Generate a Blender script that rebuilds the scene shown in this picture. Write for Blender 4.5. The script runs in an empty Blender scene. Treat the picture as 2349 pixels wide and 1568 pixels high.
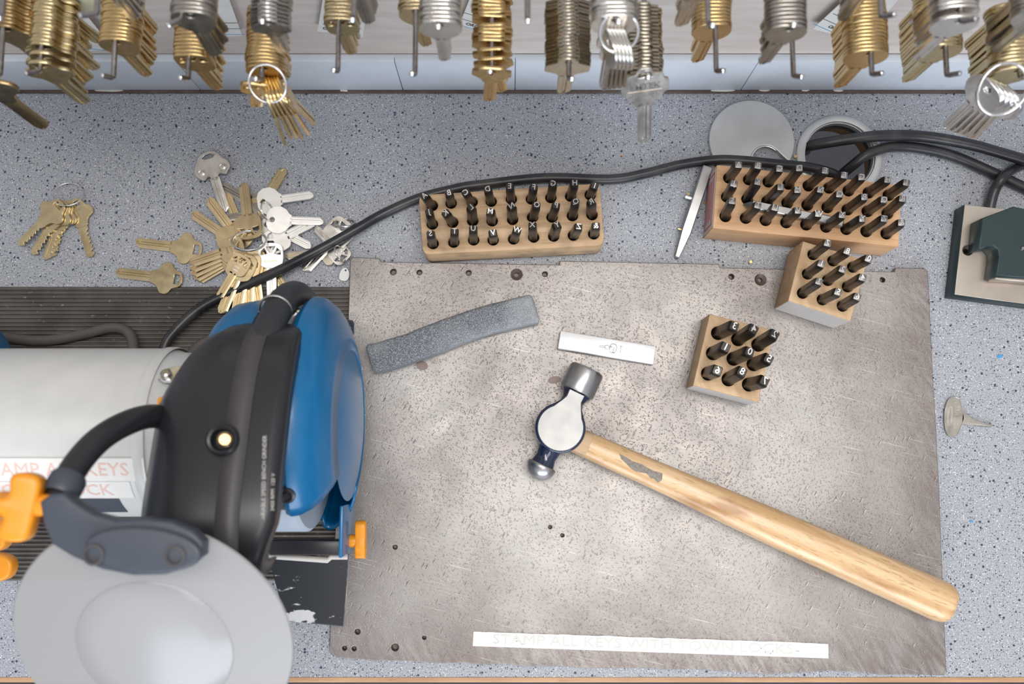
import bpy, bmesh, math, random
from mathutils import Vector, Matrix
from math import sin, cos, pi, radians as R, atan2, sqrt
random.seed(7)
S = bpy.context.scene
COL = S.collection

# ---------------------------------------------------------------- camera, world, lights, exposure
F, TILT, H = 1960.0, R(7.5), 0.70          # focal length in px of a 2349 px frame, tilt, height over the counter
cam_d = bpy.data.cameras.new('camera'); cam = bpy.data.objects.new('camera', cam_d); COL.objects.link(cam)
cam.location = (0, 0, H); cam.rotation_euler = (TILT, 0, 0)
cam_d.sensor_width = 36; cam_d.lens = F/2349*36; cam_d.clip_start = 0.01
cam_d.dof.use_dof = True; cam_d.dof.focus_distance = 0.685; cam_d.dof.aperture_fstop = 7.0
S.camera = cam
S.view_settings.view_transform = 'Standard'; S.view_settings.look = 'None'
S.view_settings.gamma = 1; S.view_settings.use_curve_mapping = False
S.view_settings.exposure = -0.08
S.cycles.caustics_reflective = False; S.cycles.caustics_refractive = False

w = bpy.data.worlds.new('room'); S.world = w; w.use_nodes = True
nt = w.node_tree; bg = nt.nodes['Background']
tc = nt.nodes.new('ShaderNodeTexCoord'); sp = nt.nodes.new('ShaderNodeSeparateXYZ'); rp = nt.nodes.new('ShaderNodeValToRGB')
nt.links.new(tc.outputs['Generated'], sp.inputs[0]); nt.links.new(sp.outputs['Z'], rp.inputs[0])
nt.links.new(rp.outputs[0], bg.inputs[0])
rp.color_ramp.elements[0].color = (.20, .20, .22, 1); rp.color_ramp.elements[0].position = 0.0
rp.color_ramp.elements[1].color = (.34, .34, .36, 1); rp.color_ramp.elements[1].position = 1.0
for p_, c_ in ((.30, (.52, .55, .60)), (.65, (.86, .87, .90)), (.92, (.50, .50, .52))):
    e = rp.color_ramp.elements.new(p_); e.color = (*c_, 1)
bg.inputs[1].default_value = 0.95

def area(name, loc, target, sx, sy, power, col):
    d = bpy.data.lights.new(name, 'AREA'); d.shape = 'RECTANGLE'; d.size = sx; d.size_y = sy; d.energy = power; d.color = col
    o = bpy.data.objects.new(name, d); COL.objects.link(o); o.location = loc
    o.rotation_euler = (Vector(target)-Vector(loc)).to_track_quat('-Z', 'Y').to_euler(); return o
area('ceiling_lamp', (0.30, -0.02, 1.75), (0.25, -0.02, 0), 1.5, 0.7, 13, (1, .97, .93))
area('fluorescent_tube', (0.15, 0.20, 1.75), (0.15, 0.20, 0), 1.5, 0.24, 12, (1, .98, .95))
area('window_daylight', (0.1, -2.1, 0.85), (0.05, 0.2, .1), 2.2, 1.0, 44, (.84, .91, 1))

# ---------------------------------------------------------------- photo pixel + real height -> place in the room
ct, st = cos(TILT), sin(TILT)
def W(px, py, z=0.0):
    s = (784-py)/F; d = (H-z)/(ct - s*st)
    return Vector(((px-1174.5)/F*d, d*(s*ct+st), z))
def WY(px, py, y):
    s = (784-py)/F; d = y/(s*ct+st)
    return Vector(((px-1174.5)/F*d, y, H - d*(ct - s*st)))

# ---------------------------------------------------------------- object helpers
def tag(o, label=None, cat=None, group=None, kind=None):
    if label: o['label'] = label
    if cat: o['category'] = cat
    if group: o['group'] = group
    if kind: o['kind'] = kind
    return o
def obj(name, me, mat=None, parent=None):
    o = bpy.data.objects.new(name, me); COL.objects.link(o)
    if mat is not None and len(me.materials) == 0: me.materials.append(mat)
    if parent is not None: o.parent = parent
    return o
def empty(name, loc=(0, 0, 0), label=None, cat=None, group=None):
    o = bpy.data.objects.new(name, None); COL.objects.link(o); o.location = loc; o.empty_display_size = .01
    return tag(o, label, cat, group)
def struct(name, me, mat):
    return tag(obj(name, me, mat), kind='structure')
def shade(me, ang=35):
    for p in me.polygons: p.use_smooth = True
    me.set_sharp_from_angle(angle=R(ang)); return me
def done(bm, name='m', smooth=None):
    bmesh.ops.recalc_face_normals(bm, faces=bm.faces[:])
    me = bpy.data.meshes.new(name); bm.to_mesh(me); bm.free()
    if smooth: shade(me, smooth)
    return me
def recenter(o, children=()):
    pass
def from_curve(cu):
    t = bpy.data.objects.new('t', cu); COL.objects.link(t)
    dg = bpy.context.evaluated_depsgraph_get(); dg.update()
    me = bpy.data.meshes.new_from_object(t.evaluated_get(dg)); bpy.data.objects.remove(t); bpy.data.curves.remove(cu)
    me.materials.clear(); return me
def poly(outer, holes=(), z0=0.0, z1=0.001, bev=0.0, seg=1):
    """an outline with holes, extruded from z0 to z1"""
    cu = bpy.data.curves.new('c', 'CURVE'); cu.dimensions = '2D'; cu.fill_mode = 'BOTH'
    for k, pts in enumerate([outer]+list(holes)):
        sp = cu.splines.new('POLY'); sp.points.add(len(pts)-1); sp.use_cyclic_u = True
        a = sum(pts[i-1][0]*pts[i][1]-pts[i][0]*pts[i-1][1] for i in range(len(pts)))
        q = list(pts) if (a > 0) == (k == 0) else list(pts)[::-1]
        for i, p in enumerate(q): sp.points[i].co = (p[0], p[1], 0, 1)
    hh = (z1-z0)/2
    cu.extrude = max(hh-bev, 1e-6); cu.bevel_depth = bev; cu.bevel_resolution = seg-1 if seg > 1 else 0; cu.offset = -bev
    me = from_curve(cu)
    for v in me.vertices: v.co.z += (z0+z1)/2
    bm = bmesh.new(); bm.from_mesh(me); bmesh.ops.remove_doubles(bm, verts=bm.verts[:], dist=1e-6)
    bmesh.ops.recalc_face_normals(bm, faces=bm.faces[:]); bm.to_mesh(me); bm.free()
    return me
def circ(cx, cy, r, n=24, ry=None, a0=0.0):
    ry = ry or r
    return [(cx+r*cos(a0+2*pi*i/n), cy+ry*sin(a0+2*pi*i/n)) for i in range(n)]
def chaikin(p, n=2):
    for _ in range(n):
        q = []
        for i in range(len(p)):
            a, b = p[i], p[(i+1) % len(p)]
            q += [(a[0]*.75+b[0]*.25, a[1]*.75+b[1]*.25), (a[0]*.25+b[0]*.75, a[1]*.25+b[1]*.75)]
        p = q
    return p
def catmull(pts, n=8):
    P = [Vector(p) for p in pts]; P = [P[0]*2-P[1]]+P+[P[-1]*2-P[-2]]; out = []
    for i in range(1, len(P)-2):
        for k in range(n):
            t = k/n; a, b, c, d = P[i-1], P[i], P[i+1], P[i+2]
            out.append(.5*((2*b)+(c-a)*t+(2*a-5*b+4*c-d)*t*t+(3*b-a-3*c+d)*t**3))
    out.append(P[-2]); return out
def tube_bm(bm, path, r, n=12, cap=True, cyc=False):
    path = [Vector(p) for p in path]; N = len(path); rings = []
    up = Vector((0, 0, 1))
    for i, p in enumerate(path):
        if cyc: t = path[(i+1) % N]-path[i-1]
        else: t = path[min(i+1, N-1)]-path[max(i-1, 0)]
        t.normalize()
        a = t.cross(up)
        if a.length < .2: a = t.cross(Vector((0, 1, 0)))
        a.normalize(); b = a.cross(t)
        rr = r[i] if isinstance(r, (list, tuple)) else r
        if i and not cyc or (cyc and i):
            pa = rings[-1][1]; a = (pa - t*pa.dot(t)).normalized(); b = a.cross(t)
        rings.append(([bm.verts.new(p+a*cos(2*pi*k/n)*rr+b*sin(2*pi*k/n)*rr) for k in range(n)], a))
    for i in range(N if cyc else N-1):
        A, B = rings[i][0], rings[(i+1) % N][0]
        for k in range(n): bm.faces.new((A[k], A[(k+1) % n], B[(k+1) % n], B[k]))
    if cap and not cyc:
        bm.faces.new(rings[0][0][::-1]); bm.faces.new(rings[-1][0])
def tube(path, r, n=12, cyc=False, smooth=50):
    bm = bmesh.new(); tube_bm(bm, path, r, n, True, cyc); return done(bm, 'tube', smooth)
def loft(rings, cap=True, smooth=35, bm=None, closed=True):
    own = bm is None
    bm = bm or bmesh.new(); V = [[bm.verts.new(p) for p in r] for r in rings]
    for A, B in zip(V, V[1:]):
        n = len(A)
        for k in range(n if closed else n-1): bm.faces.new((A[k], A[(k+1) % n], B[(k+1) % n], B[k]))
    if cap: bm.faces.new(V[0][::-1]); bm.faces.new(V[-1])
    if own: return done(bm, 'loft', smooth)
def revolve(prof, axis='z', n=40, a0=0.0, a1=2*pi, smooth=35, cap=False):
    """prof: (along, radius); the axis through the origin"""
    full = abs(a1-a0-2*pi) < 1e-6; m = n if full else n+1; bm = bmesh.new(); V = []
    for (t, r) in prof:
        ring = []
        for i in range(m):
            a = a0+(a1-a0)*i/n; u, v = r*cos(a), r*sin(a)
            ring.append(bm.verts.new({'z': (u, v, t), 'x': (t, u, v), 'y': (u, t, v)}[axis]))
        V.append(ring)
    for A, B in zip(V, V[1:]):
        for i in range(m if full else m-1): bm.faces.new((A[i], A[(i+1) % m], B[(i+1) % m], B[i]))
    bmesh.ops.remove_doubles(bm, verts=bm.verts[:], dist=1e-6)
    return done(bm, 'rev', smooth)
def solidify(me, t):
    o = bpy.data.objects.new('t', me); COL.objects.link(o)
    m = o.modifiers.new('s', 'SOLIDIFY'); m.thickness = t; m.offset = 0
    dg = bpy.context.evaluated_depsgraph_get(); dg.update()
    r = bpy.data.meshes.new_from_object(o.evaluated_get(dg)); bpy.data.objects.remove(o); return r
def box(cx, cy, cz, sx, sy, sz, bev=0.0, seg=2, M=None):
    bm = bmesh.new(); bmesh.ops.create_cube(bm, size=1)
    bmesh.ops.scale(bm, vec=(sx, sy, sz), verts=bm.verts[:])
    if bev: bmesh.ops.bevel(bm, geom=bm.edges[:], offset=bev, segments=seg, affect='EDGES', profile=.5)
    bmesh.ops.translate(bm, vec=(cx, cy, cz), verts=bm.verts[:])
    if M is not None: bmesh.ops.transform(bm, matrix=M, verts=bm.verts[:])
    return done(bm, 'box', 40 if bev else None)
def subdiv_disp(me, cuts, amp, scale, seed=0):
    from mathutils import noise
    bm = bmesh.new(); bm.from_mesh(me)
    for _ in range(cuts): bmesh.ops.subdivide_edges(bm, edges=bm.edges[:], cuts=1, use_grid_fill=True)
    for v in bm.verts:
        n = noise.noise_vector(v.co*scale+Vector((seed, seed, seed))); v.co += n*amp
    bm.to_mesh(me); bm.free(); return me
def text_mesh(txt, size, depth=.0002, bold=0.0, mirror=False, align='CENTER'):
    cu = bpy.data.curves.new('t', 'FONT'); cu.body = txt; cu.size = size; cu.extrude = depth; cu.offset = bold
    cu.align_x = align; cu.align_y = 'CENTER'; cu.resolution_u = 2
    me = from_curve(cu)
    if mirror:
        for v in me.vertices: v.co.x *= -1
        me.flip_normals()
    return me
def put(o, loc, rz=0.0): o.location = loc; o.rotation_euler = (0, 0, rz); return o
def copy_tree(o):
    c = o.copy(); COL.objects.link(c)
    for ch in o.children:
        k = ch.copy(); COL.objects.link(k); k.parent = c
        for g in ch.children:
            q = g.copy(); COL.objects.link(q); q.parent = k
    return c
def to_local(me, loc):
    """shift mesh so that loc becomes its origin"""
    loc = Vector(loc)
    for v in me.vertices: v.co -= loc
    return me

# ---------------------------------------------------------------- materials
class N:
    def __init__(s, name):
        s.m = bpy.data.materials.new(name); s.m.use_nodes = True; s.t = s.m.node_tree
        s.b = s.t.nodes['Principled BSDF']; s.co = s.t.nodes.new('ShaderNodeTexCoord').outputs['Object']
    def n(s, kind, **kw):
        x = s.t.nodes.new('ShaderNode'+kind)
        for k, v in kw.items():
            if k.startswith('i_'): x.inputs[k[2:].replace('_', ' ')].default_value = v
            else: setattr(x, k, v)
        return x
    def l(s, a, b): s.t.links.new(a, b)
    def mapping(s, scale=(1, 1, 1), rot=(0, 0, 0), loc=(0, 0, 0)):
        r_ = s.n('Mapping'); s.l(s.co, r_.inputs[0]); r_.inputs['Rotation'].default_value = rot
        m = s.n('Mapping'); s.l(r_.outputs[0], m.inputs[0]); m.inputs['Scale'].default_value = scale
        m.inputs['Location'].default_value = loc
        return m.outputs[0]
    def noise(s, scale, detail=3, vec=None, rough=.5):
        x = s.n('TexNoise', i_Scale=scale, i_Detail=detail, i_Roughness=rough); s.l(vec or s.co, x.inputs['Vector']); return x.outputs[0]
    def ramp(s, fac, stops):
        x = s.n('ValToRGB'); s.l(fac, x.inputs[0]); el = x.color_ramp.elements
        while len(el) < len(stops): el.new(.5)
        for e, (p, c) in zip(el, sorted(stops, key=lambda q: q[0])):
            e.position = p; e.color = (*c, 1) if isinstance(c, (tuple, list)) else (c, c, c, 1)
        return x.outputs[0]
    def mix(s, fac, a, b, blend='MIX'):
        x = s.n('Mix', data_type='RGBA', blend_type=blend)
        for i, v in ((0, fac), (6, a), (7, b)):
            if isinstance(v, (int, float)): x.inputs[i].default_value = v
            elif isinstance(v, (tuple, list)): x.inputs[i].default_value = (*v, 1)
            else: s.l(v, x.inputs[i])
        return x.outputs[2]
    def bump(s, h, strength=.3, dist=.001, prev=None):
        x = s.n('Bump', i_Strength=strength, i_Distance=dist); s.l(h, x.inputs['Height'])
        if prev is not None: s.l(prev, x.inputs['Normal'])
        return x.outputs[0]
    def out(s, col=None, rough=None, metal=None, normal=None, **kw):
        for k, v in (('Base Color', col), ('Roughness', rough), ('Metallic', metal), ('Normal', normal)):
            if v is None: continue
            if isinstance(v, (int, float)): s.b.inputs[k].default_value = v
            elif isinstance(v, (tuple, list)): s.b.inputs[k].default_value = (*v, 1)
            else: s.l(v, s.b.inputs[k])
        for k, v in kw.items(): s.b.inputs[k.replace('_', ' ')].default_value = v
        return s.m
def metal(name, c1, c2, rough=.3, sc=120, wear=.5, m=1.0, bump=.06):
    x = N(name); a = x.noise(sc, 4); b = x.noise(sc*1.5 if bump <= .1 else sc*8, 2)
    col = x.mix(x.ramp(a, [(.2, 0.0), (.8, 1.0)]), c1, c2)
    rr = x.ramp(b, [(.3, max(0, rough-.04)), (.7, rough+.06)])
    return x.out(col, rr, m, x.bump(b, bump, .0002) if bump > .1 else None)
def plain(name, c, rough=.5, m=0.0, **kw):
    x = N(name); a = x.noise(60, 3)
    col = x.mix(x.ramp(a, [(.3, 0.0), (.7, 1.0)]), tuple(v*.96 for v in c), tuple(min(1, v*1.03) for v in c))
    return x.out(col, rough, m, **kw)

M = {}
def laminate():
    x = N('speckled_laminate')
    v1 = x.n('TexVoronoi', i_Scale=640.0, i_Randomness=1.0); x.l(x.co, v1.inputs['Vector'])
    v2 = x.n('TexVoronoi', i_Scale=300.0, i_Randomness=1.0); x.l(x.mapping(loc=(3, 1, 0)), v2.inputs['Vector'])
    v3 = x.n('TexVoronoi', i_Scale=700.0, i_Randomness=1.0); x.l(x.mapping(loc=(7, 5, 0)), v3.inputs['Vector'])
    nz = x.noise(900, 2); nz2 = x.noise(9, 2)
    base = x.mix(x.ramp(nz, [(.38, 0.0), (.62, 1.0)]), (.26, .275, .31), (.44, .455, .49))
    sc = x.n('SeparateColor'); x.l(v1.outputs['Color'], sc.inputs[0])
    dark = x.ramp(sc.outputs[0], [(.68, 0.0), (.72, 1.0)])
    dd = x.ramp(v1.outputs['Distance'], [(.24, 1.0), (.38, 0.0)])
    f = x.mix(1.0, dark, dd, 'MULTIPLY')
    base = x.mix(f, base, (.045, .05, .075))
    s2 = x.n('SeparateColor'); x.l(v2.outputs['Color'], s2.inputs[0])
    f2 = x.mix(1.0, x.ramp(s2.outputs[0], [(.86, 0.0), (.87, 1.0)]), x.ramp(v2.outputs['Distance'], [(.26, 1.0), (.34, 0.0)]), 'MULTIPLY')
    base = x.mix(f2, base, (.035, .04, .07))
    s3 = x.n('SeparateColor'); x.l(v3.outputs['Color'], s3.inputs[0])
    f3 = x.mix(1.0, x.ramp(s3.outputs[1], [(.82, 0.0), (.84, 1.0)]), x.ramp(v3.outputs['Distance'], [(.22, 1.0), (.34, 0.0)]), 'MULTIPLY')
    base = x.mix(f3, base, (.85, .86, .86))
    return x.out(base, .42)
M['laminate'] = laminate()
def steelplate():
    x = N('worn_steel_plate')
    big = x.noise(7, 5, rough=.6); mid = x.noise(45, 4); fine = x.noise(420, 3)
    base = x.mix(x.ramp(big, [(.36, 0.0), (.62, 1.0)]), (.24, .217, .205), (.40, .38, .363))
    base = x.mix(x.ramp(mid, [(.4, .25), (.7, 0.0)]), base, (.25, .21, .19))
    d = None; normal = None
    # leaf shaped dents: two stretched cell patterns at different turns
    for k, (rot, sc, asp, cut, dk) in enumerate(((.55, 100, 3.3, .80, .5), (-.5, 210, 3.0, .72, .16), (1.0, 320, 3.0, .66, .08), (.2, 300, 2.6, .66, .05), (1.9, 380, 2.5, .6, .05), (-.9, 420, 2.5, .6, .05))):
        v = x.n('TexVoronoi', i_Scale=1.0, i_Randomness=1.0)
        x.l(x.mapping(scale=(sc*asp, sc, 1), rot=(0, 0, rot), loc=(k*1.7, k, 0)), v.inputs['Vector'])
        s = x.n('SeparateColor'); x.l(v.outputs['Color'], s.inputs[0])
        m_ = x.mix(1.0, x.ramp(s.outputs[0], [(cut, 0.0), (cut+.02, 1.0)]), x.ramp(v.outputs['Distance'], [(.08, 1.0), (.30, 0.0)]), 'MULTIPLY')
        # fewer dents towards the back and the right-hand rim of the plate
        inv = x.ramp(m_, [(0, 1.0), (1, 0.0)])
        normal = x.bump(inv, .42, .0004, normal)
        base = x.mix(x.mix(1.0, m_, (dk,)*3, 'MULTIPLY'), base, (.2, .18, .17))
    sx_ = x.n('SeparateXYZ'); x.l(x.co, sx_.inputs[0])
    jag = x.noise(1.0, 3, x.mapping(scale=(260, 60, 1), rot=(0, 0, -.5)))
    for ax_, lo, hi in ((0, .300, .356), (1, -.120, -.172), (1, .152, .168)):  # rim rust, spread wide to also paint in the dimmer look of the front
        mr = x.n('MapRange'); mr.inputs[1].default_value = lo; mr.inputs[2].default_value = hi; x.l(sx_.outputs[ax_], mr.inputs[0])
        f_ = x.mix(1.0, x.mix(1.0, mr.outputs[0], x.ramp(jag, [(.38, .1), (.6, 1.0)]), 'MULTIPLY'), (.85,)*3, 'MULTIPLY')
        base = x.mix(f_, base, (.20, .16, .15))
    sc_ = x.noise(1.0, 3, x.mapping(scale=(25, 900, 1), rot=(0, 0, .25)))
    base = x.mix(x.ramp(sc_, [(.62, 0.0), (.74, .35)]), base, (.75, .73, .7))
    normal = x.bump(fine, .25, .0004, normal)
    return x.out(base, x.ramp(mid, [(.3, .40), (.7, .52)]), .70, normal)
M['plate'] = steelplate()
M['plate_edge'] = metal('rusty_edge_steel', (.12, .09, .08), (.25, .2, .18), .5, 90, m=.6)
def wood(name, c1, c2, c3, ang=0.0, scale=1.0, stain=(.25, .17, .1), amt=.5, rough=.5):
    x = N(name); mp = x.mapping(scale=(12*scale, 150*scale, 60*scale), rot=(0, 0, -ang))
    g = x.noise(1.0, 4, mp, .6); g2 = x.noise(2.4, 5, mp, .7); st_ = x.noise(40, 4)
    col = x.mix(x.ramp(g, [(.35, 0.0), (.65, 1.0)]), c1, c2)
    col = x.mix(x.ramp(g2, [(.57, 0.0), (.72, .7)]), col, c3)
    col = x.mix(x.ramp(st_, [(.5, 0.0), (.72, amt)]), col, stain)
    return x.out(col, rough, 0.0, x.bump(g2, .2, .0005))
M['block_worn'] = wood('worn_block_wood', (.46, .29, .155), (.62, .42, .245), (.36, .21, .10), R(3), stain=(.22, .16, .10), amt=.75)
M['block_new'] = wood('red_label_block_wood', (.56, .32, .165), (.68, .42, .225), (.42, .22, .1), R(-8), amt=.2)
M['block_small'] = wood('number_block_wood', (.50, .32, .17), (.64, .44, .26), (.40, .24, .12), R(-70), amt=.35)
def ash():
    x = N('ash_handle_wood')       # grain runs along local x
    mp = x.mapping(scale=(9, 190, 190)); g = x.noise(1.0, 3, mp, .55)
    mp2 = x.mapping(scale=(110, 760, 380)); g2 = x.noise(1.0, 2, mp2, .5)
    col = x.mix(x.ramp(g, [(.38, 0.0), (.62, 1.0)]), (.60, .37, .18), (.76, .53, .31))
    col = x.mix(x.ramp(g2, [(.58, 0.0), (.67, .7)]), col, (.46, .27, .125))
    st_ = x.noise(22, 5, x.mapping(scale=(.6, 2.5, 1))); col = x.mix(x.ramp(st_, [(.60, 0.0), (.72, .75)]), col, (.34, .15, .045))
    return x.out(col, .32, 0.0, x.bump(g2, .1, .0003), Coat_Weight=.25, Coat_Roughness=.25)
M['ash'] = ash()
M['ash_collar'] = wood('pale_collar_wood', (.50, .33, .19), (.62, .44, .27), (.3, .18, .1), 0, 1, amt=.3)
M['board_raw'] = wood('counter_edge_wood', (.42, .23, .12), (.58, .36, .2), (.28, .14, .07), 0, .8, amt=.3)
M['chip'] = wood('particle_board', (.5, .28, .12), (.62, .38, .18), (.3, .16, .07), 0, 3, amt=.5, rough=.8)
def board():
    x = N('painted_peg_board'); g = x.noise(1.0, 4, x.mapping(scale=(14, 60, 160)), .6); b = x.noise(9, 4)
    col = x.mix(x.ramp(g, [(.35, 0.0), (.65, 1.0)]), (.58, .52, .475), (.68, .62, .575))
    col = x.mix(x.ramp(b, [(.5, 0.0), (.75, .35)]), col, (.52, .40, .36)); return x.out(col, .6, 0, x.bump(g, .1, .0005))
M['board'] = board()
M['splash'] = plain('pale_blue_backsplash', (.66, .71, .78), .3)
M['grime'] = metal('dark_caulk_line', (.07, .05, .045), (.16, .12, .10), .8, 60, m=0)
M['white_paint'] = plain('chipped_white_paint', (.75, .73, .68), .6)
M['brass'] = metal('golden_brass', (.64, .45, .20), (.76, .57, .30), .26, 90)
M['brass_pale'] = metal('pale_brass', (.60, .48, .27), (.74, .62, .38), .27, 90)
M['brass_dark'] = metal('antique_brass', (.36, .25, .12), (.50, .37, .2), .3, 90)
M['brass_flat'] = metal('handled_brass', (.60, .46, .26), (.74, .59, .37), .36, 90)
M['nickel'] = metal('nickel_silver', (.62, .59, .54), (.78, .75, .71), .24, 90)
M['nickel_dark'] = metal('dull_nickel', (.34, .31, .27), (.50, .47, .42), .3, 90)
M['nickel_warm'] = metal('warm_nickel', (.50, .44, .34), (.68, .61, .50), .28, 90)
M['bright'] = metal('bright_plated_steel', (.80, .80, .80), (.92, .92, .92), .16, 120)
M['white_key'] = metal('bright_white_nickel', (.93, .90, .84), (.97, .95, .92), .34, 90, m=.5)
M['wire'] = metal('grey_hook_wire', (.26, .24, .24), (.42, .40, .40), .25, 300)
M['black_steel'] = metal('black_oxide_steel', (.022, .02, .019), (.06, .052, .045), .34, 160, m=.7)
M['tip_grey'] = metal('worn_tip_steel', (.16, .155, .15), (.28, .27, .265), .4, 300, m=.8)
M['char'] = metal('worn_character_face', (.5, .5, .5), (.7, .7, .7), .3, 600, m=.9)
M['brushed'] = metal('brushed_steel', (.34, .335, .33), (.48, .475, .47), .4, 60)
M['galv'] = metal('dull_zinc_disc', (.46, .47, .47), (.66, .67, .67), .42, 25, m=.8)
M['polish'] = metal('polished_steel_block', (.84, .84, .84), (.9, .9, .9), .35, 60, m=.3)
M['hammer_steel'] = metal('hammer_steel', (.34, .33, .33), (.52, .52, .53), .3, 50)
M['hammer_face'] = metal('ground_cheek_steel', (.33, .325, .315), (.44, .43, .42), .5, 30, m=.9)
M['hammer_paint'] = plain('blue_black_enamel', (.012, .02, .055), .14, 0, Coat_Weight=.6, Coat_Roughness=.08)
def stone():
    x = N('oily_whetstone'); a = x.noise(16, 4); b = x.noise(1100, 4, rough=.7); c = x.noise(60, 3)
    col = x.mix(x.ramp(a, [(.42, 0.0), (.6, 1.0)]), (.13, .145, .165), (.36, .38, .40))
    col = x.mix(x.ramp(b, [(.46, 0.0), (.62, .7)]), col, (.62, .64, .66)); return x.out(col, .5, .1, x.bump(b, .9, .0012))
M['stone'] = stone()
M['stone_side'] = metal('bluish_stone_side', (.16, .21, .32), (.34, .42, .56), .5, 60, m=.1, bump=.3)
def cable_mat():
    x = N('black_rubber_cable'); b = x.noise(350, 3); a = x.noise(30, 3)
    col = x.mix(x.ramp(a, [(.45, 0.0), (.7, 1.0)]), (.018, .018, .022), (.06, .058, .058)); return x.out(col, .33, 0, x.bump(b, .15, .0004))
M['cable'] = cable_mat()
M['cable_brown'] = plain('dusty_grey_cable', (.11, .095, .085), .55)
def ribmat():
    x = N('ribbed_rubber'); a = x.noise(260, 3); b = x.noise(20, 3)
    col = x.mix(x.ramp(b, [(.4, 0.0), (.65, 1.0)]), (.085, .075, .066), (.17, .148, .13))
    col = x.mix(x.ramp(a, [(.66, 0.0), (.74, .6)]), col, (.4, .36, .32)); return x.out(col, .55, 0)
M['mat'] = ribmat()
M['blue'] = plain('blue_enamel', (.0, .135, .33), .34, 0, Coat_Weight=.3, Coat_Roughness=.2)
M['black_plastic'] = plain('black_plastic', (.018, .018, .022), .33)
M['black_matt'] = plain('black_matt_plastic', (.03, .032, .038), .5)
M['slate'] = plain('slate_grey_plastic', (.055, .065, .085), .45)
M['hood_strip'] = plain('charcoal_plastic', (.06, .055, .06), .5)
M['motor'] = plain('light_grey_motor_paint', (.60, .60, .585), .38, 0)
M['orange'] = plain('orange_plastic', (.82, .30, .015), .35, 0, Subsurface_Weight=.0)
M['paper'] = plain('white_paper', (.76, .745, .715), .6)
M['cream'] = plain('cream_plastic', (.72, .67, .47), .5)
M['pink_ink'] = plain('faded_pink_ink', (.78, .52, .46), .6)
M['faint_ink'] = plain('faded_grey_ink', (.66, .645, .61), .6)
M['ink'] = plain('black_ink', (.05, .05, .06), .6)
M['blue_ink'] = plain('blue_ink', (.05, .3, .6), .6)
M['red_ink'] = plain('red_print', (.5, .07, .07), .6)
M['label_grey'] = plain('aged_paper_label', (.55, .52, .49), .6)
M['wheel'] = plain('pale_grinding_wheel', (.42, .48, .56), .8)
M['teal_steel'] = plain('dark_green_steel', (.025, .045, .047), .42, .3)
M['vise_top'] = metal('ground_tan_steel', (.42, .36, .30), (.62, .56, .49), .4, 20, m=.8)
M['grey_patch'] = metal('gritty_grey_residue', (.14, .12, .10), (.32, .29, .25), .6, 500, m=0)
M['floor'] = plain('dark_floor', (.06, .06, .07), .7)
M['black_paint_worn'] = None
def wornblack():
    x = N('chipped_black_paint'); a = x.noise(55, 5, x.mapping(scale=(.6, 1.6, 1)), .65); b = x.noise(300, 2)
    f = x.ramp(a, [(.60, 0.0), (.63, 1.0)])
    return x.out(x.mix(f, (.03, .033, .04), (.6, .6, .62)), .35, 0, x.bump(f, .3, .0003))
M['worn_black'] = wornblack()
def hazed(name, c, alpha, rough):
    x = N(name); return x.out(c, rough, 0, None, Alpha=alpha)
M['shield'] = hazed('hazy_clear_plastic', (.34, .335, .335), .78, .3)
M['lens'] = hazed('milky_lens', (.40, .40, .41), .80, .2)

# ---------------------------------------------------------------- the setting
WALL = W(1174, 200, 0).y
FRONT = W(1174, 1552, 0).y
gc = W(1925, 358, 0)
gr = 0.0335
cp = [(-.8, FRONT), (.8, FRONT), (.8, WALL+.02), (-.8, WALL+.02)]
ctop = empty('countertop', (0, 0, 0), 'grey speckled laminate countertop with a thin wooden front edge', 'countertop')
obj('laminate_sheet', poly(cp, [circ(gc.x, gc.y, gr, 48)], -.002, 0), M['laminate'], ctop)
obj('core_board', poly(cp, [circ(gc.x, gc.y, gr+.0004, 48)], -.030, -.0021), M['chip'], ctop)
obj('edge_strip', box(0, FRONT-.0021, -.0155, 1.6, .0040, .0315, .0005), M['board_raw'], ctop)
struct('floor', box(0, 0, -.78, 4, 4, .02), M['floor'])
BZ = WY(1174, 131, WALL).z
struct('added_shade_shelf', box(0, (WALL+.237)/2, .66, 1.7, WALL-.237, .02, .001), M['board'])  # unseen shelf, added to shade the back of the counter
struct('wall_back', box(0, WALL+.014, .45, 1.7, .022, .90), M['board'])
bs = empty('trim_1'); tag(bs, kind='structure')
xs = [-.85] + [WY(px, 131, WALL).x for px in (405, 905, 1182, 1740)] + [.85]
for i in range(len(xs)-1):
    m_ = box((xs[i]+xs[i+1])/2, WALL-.001, BZ/2+.0019, xs[i+1]-xs[i]-.0006, .006, BZ-.0025, .0005)
    tag(obj('backsplash_panel', m_, M['splash'], bs), kind='structure')
seam = bmesh.new()
tag(obj('caulk_line', box(0, WALL-.0042, .0012, 1.6, .0035, .0024, .0004), M['grime'], bs), kind='structure')
tag(obj('back_batten', box(0, WALL+.001, BZ/2, 1.6, .003, BZ), M['splash'], bs), kind='structure')
for px, wd in ((255, 34), (1750, 12), (1655, 30), (1845, 8), (1920, 12), (790, 10)):
    p = W(px, 200, 0); q = chaikin([(p.x+random.uniform(-.001, .001)+wd/2700*cos(a), p.y-.004+.0011*sin(a)*random.uniform(.6, 1.2)) for a in [i*pi/5 for i in range(10)]], 1)
    o = obj('paint_chip', to_local(poly(q, (), 0, .0028, .0001), p), M['white_paint'], bs); o.location = p; tag(o, kind='structure')

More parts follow.
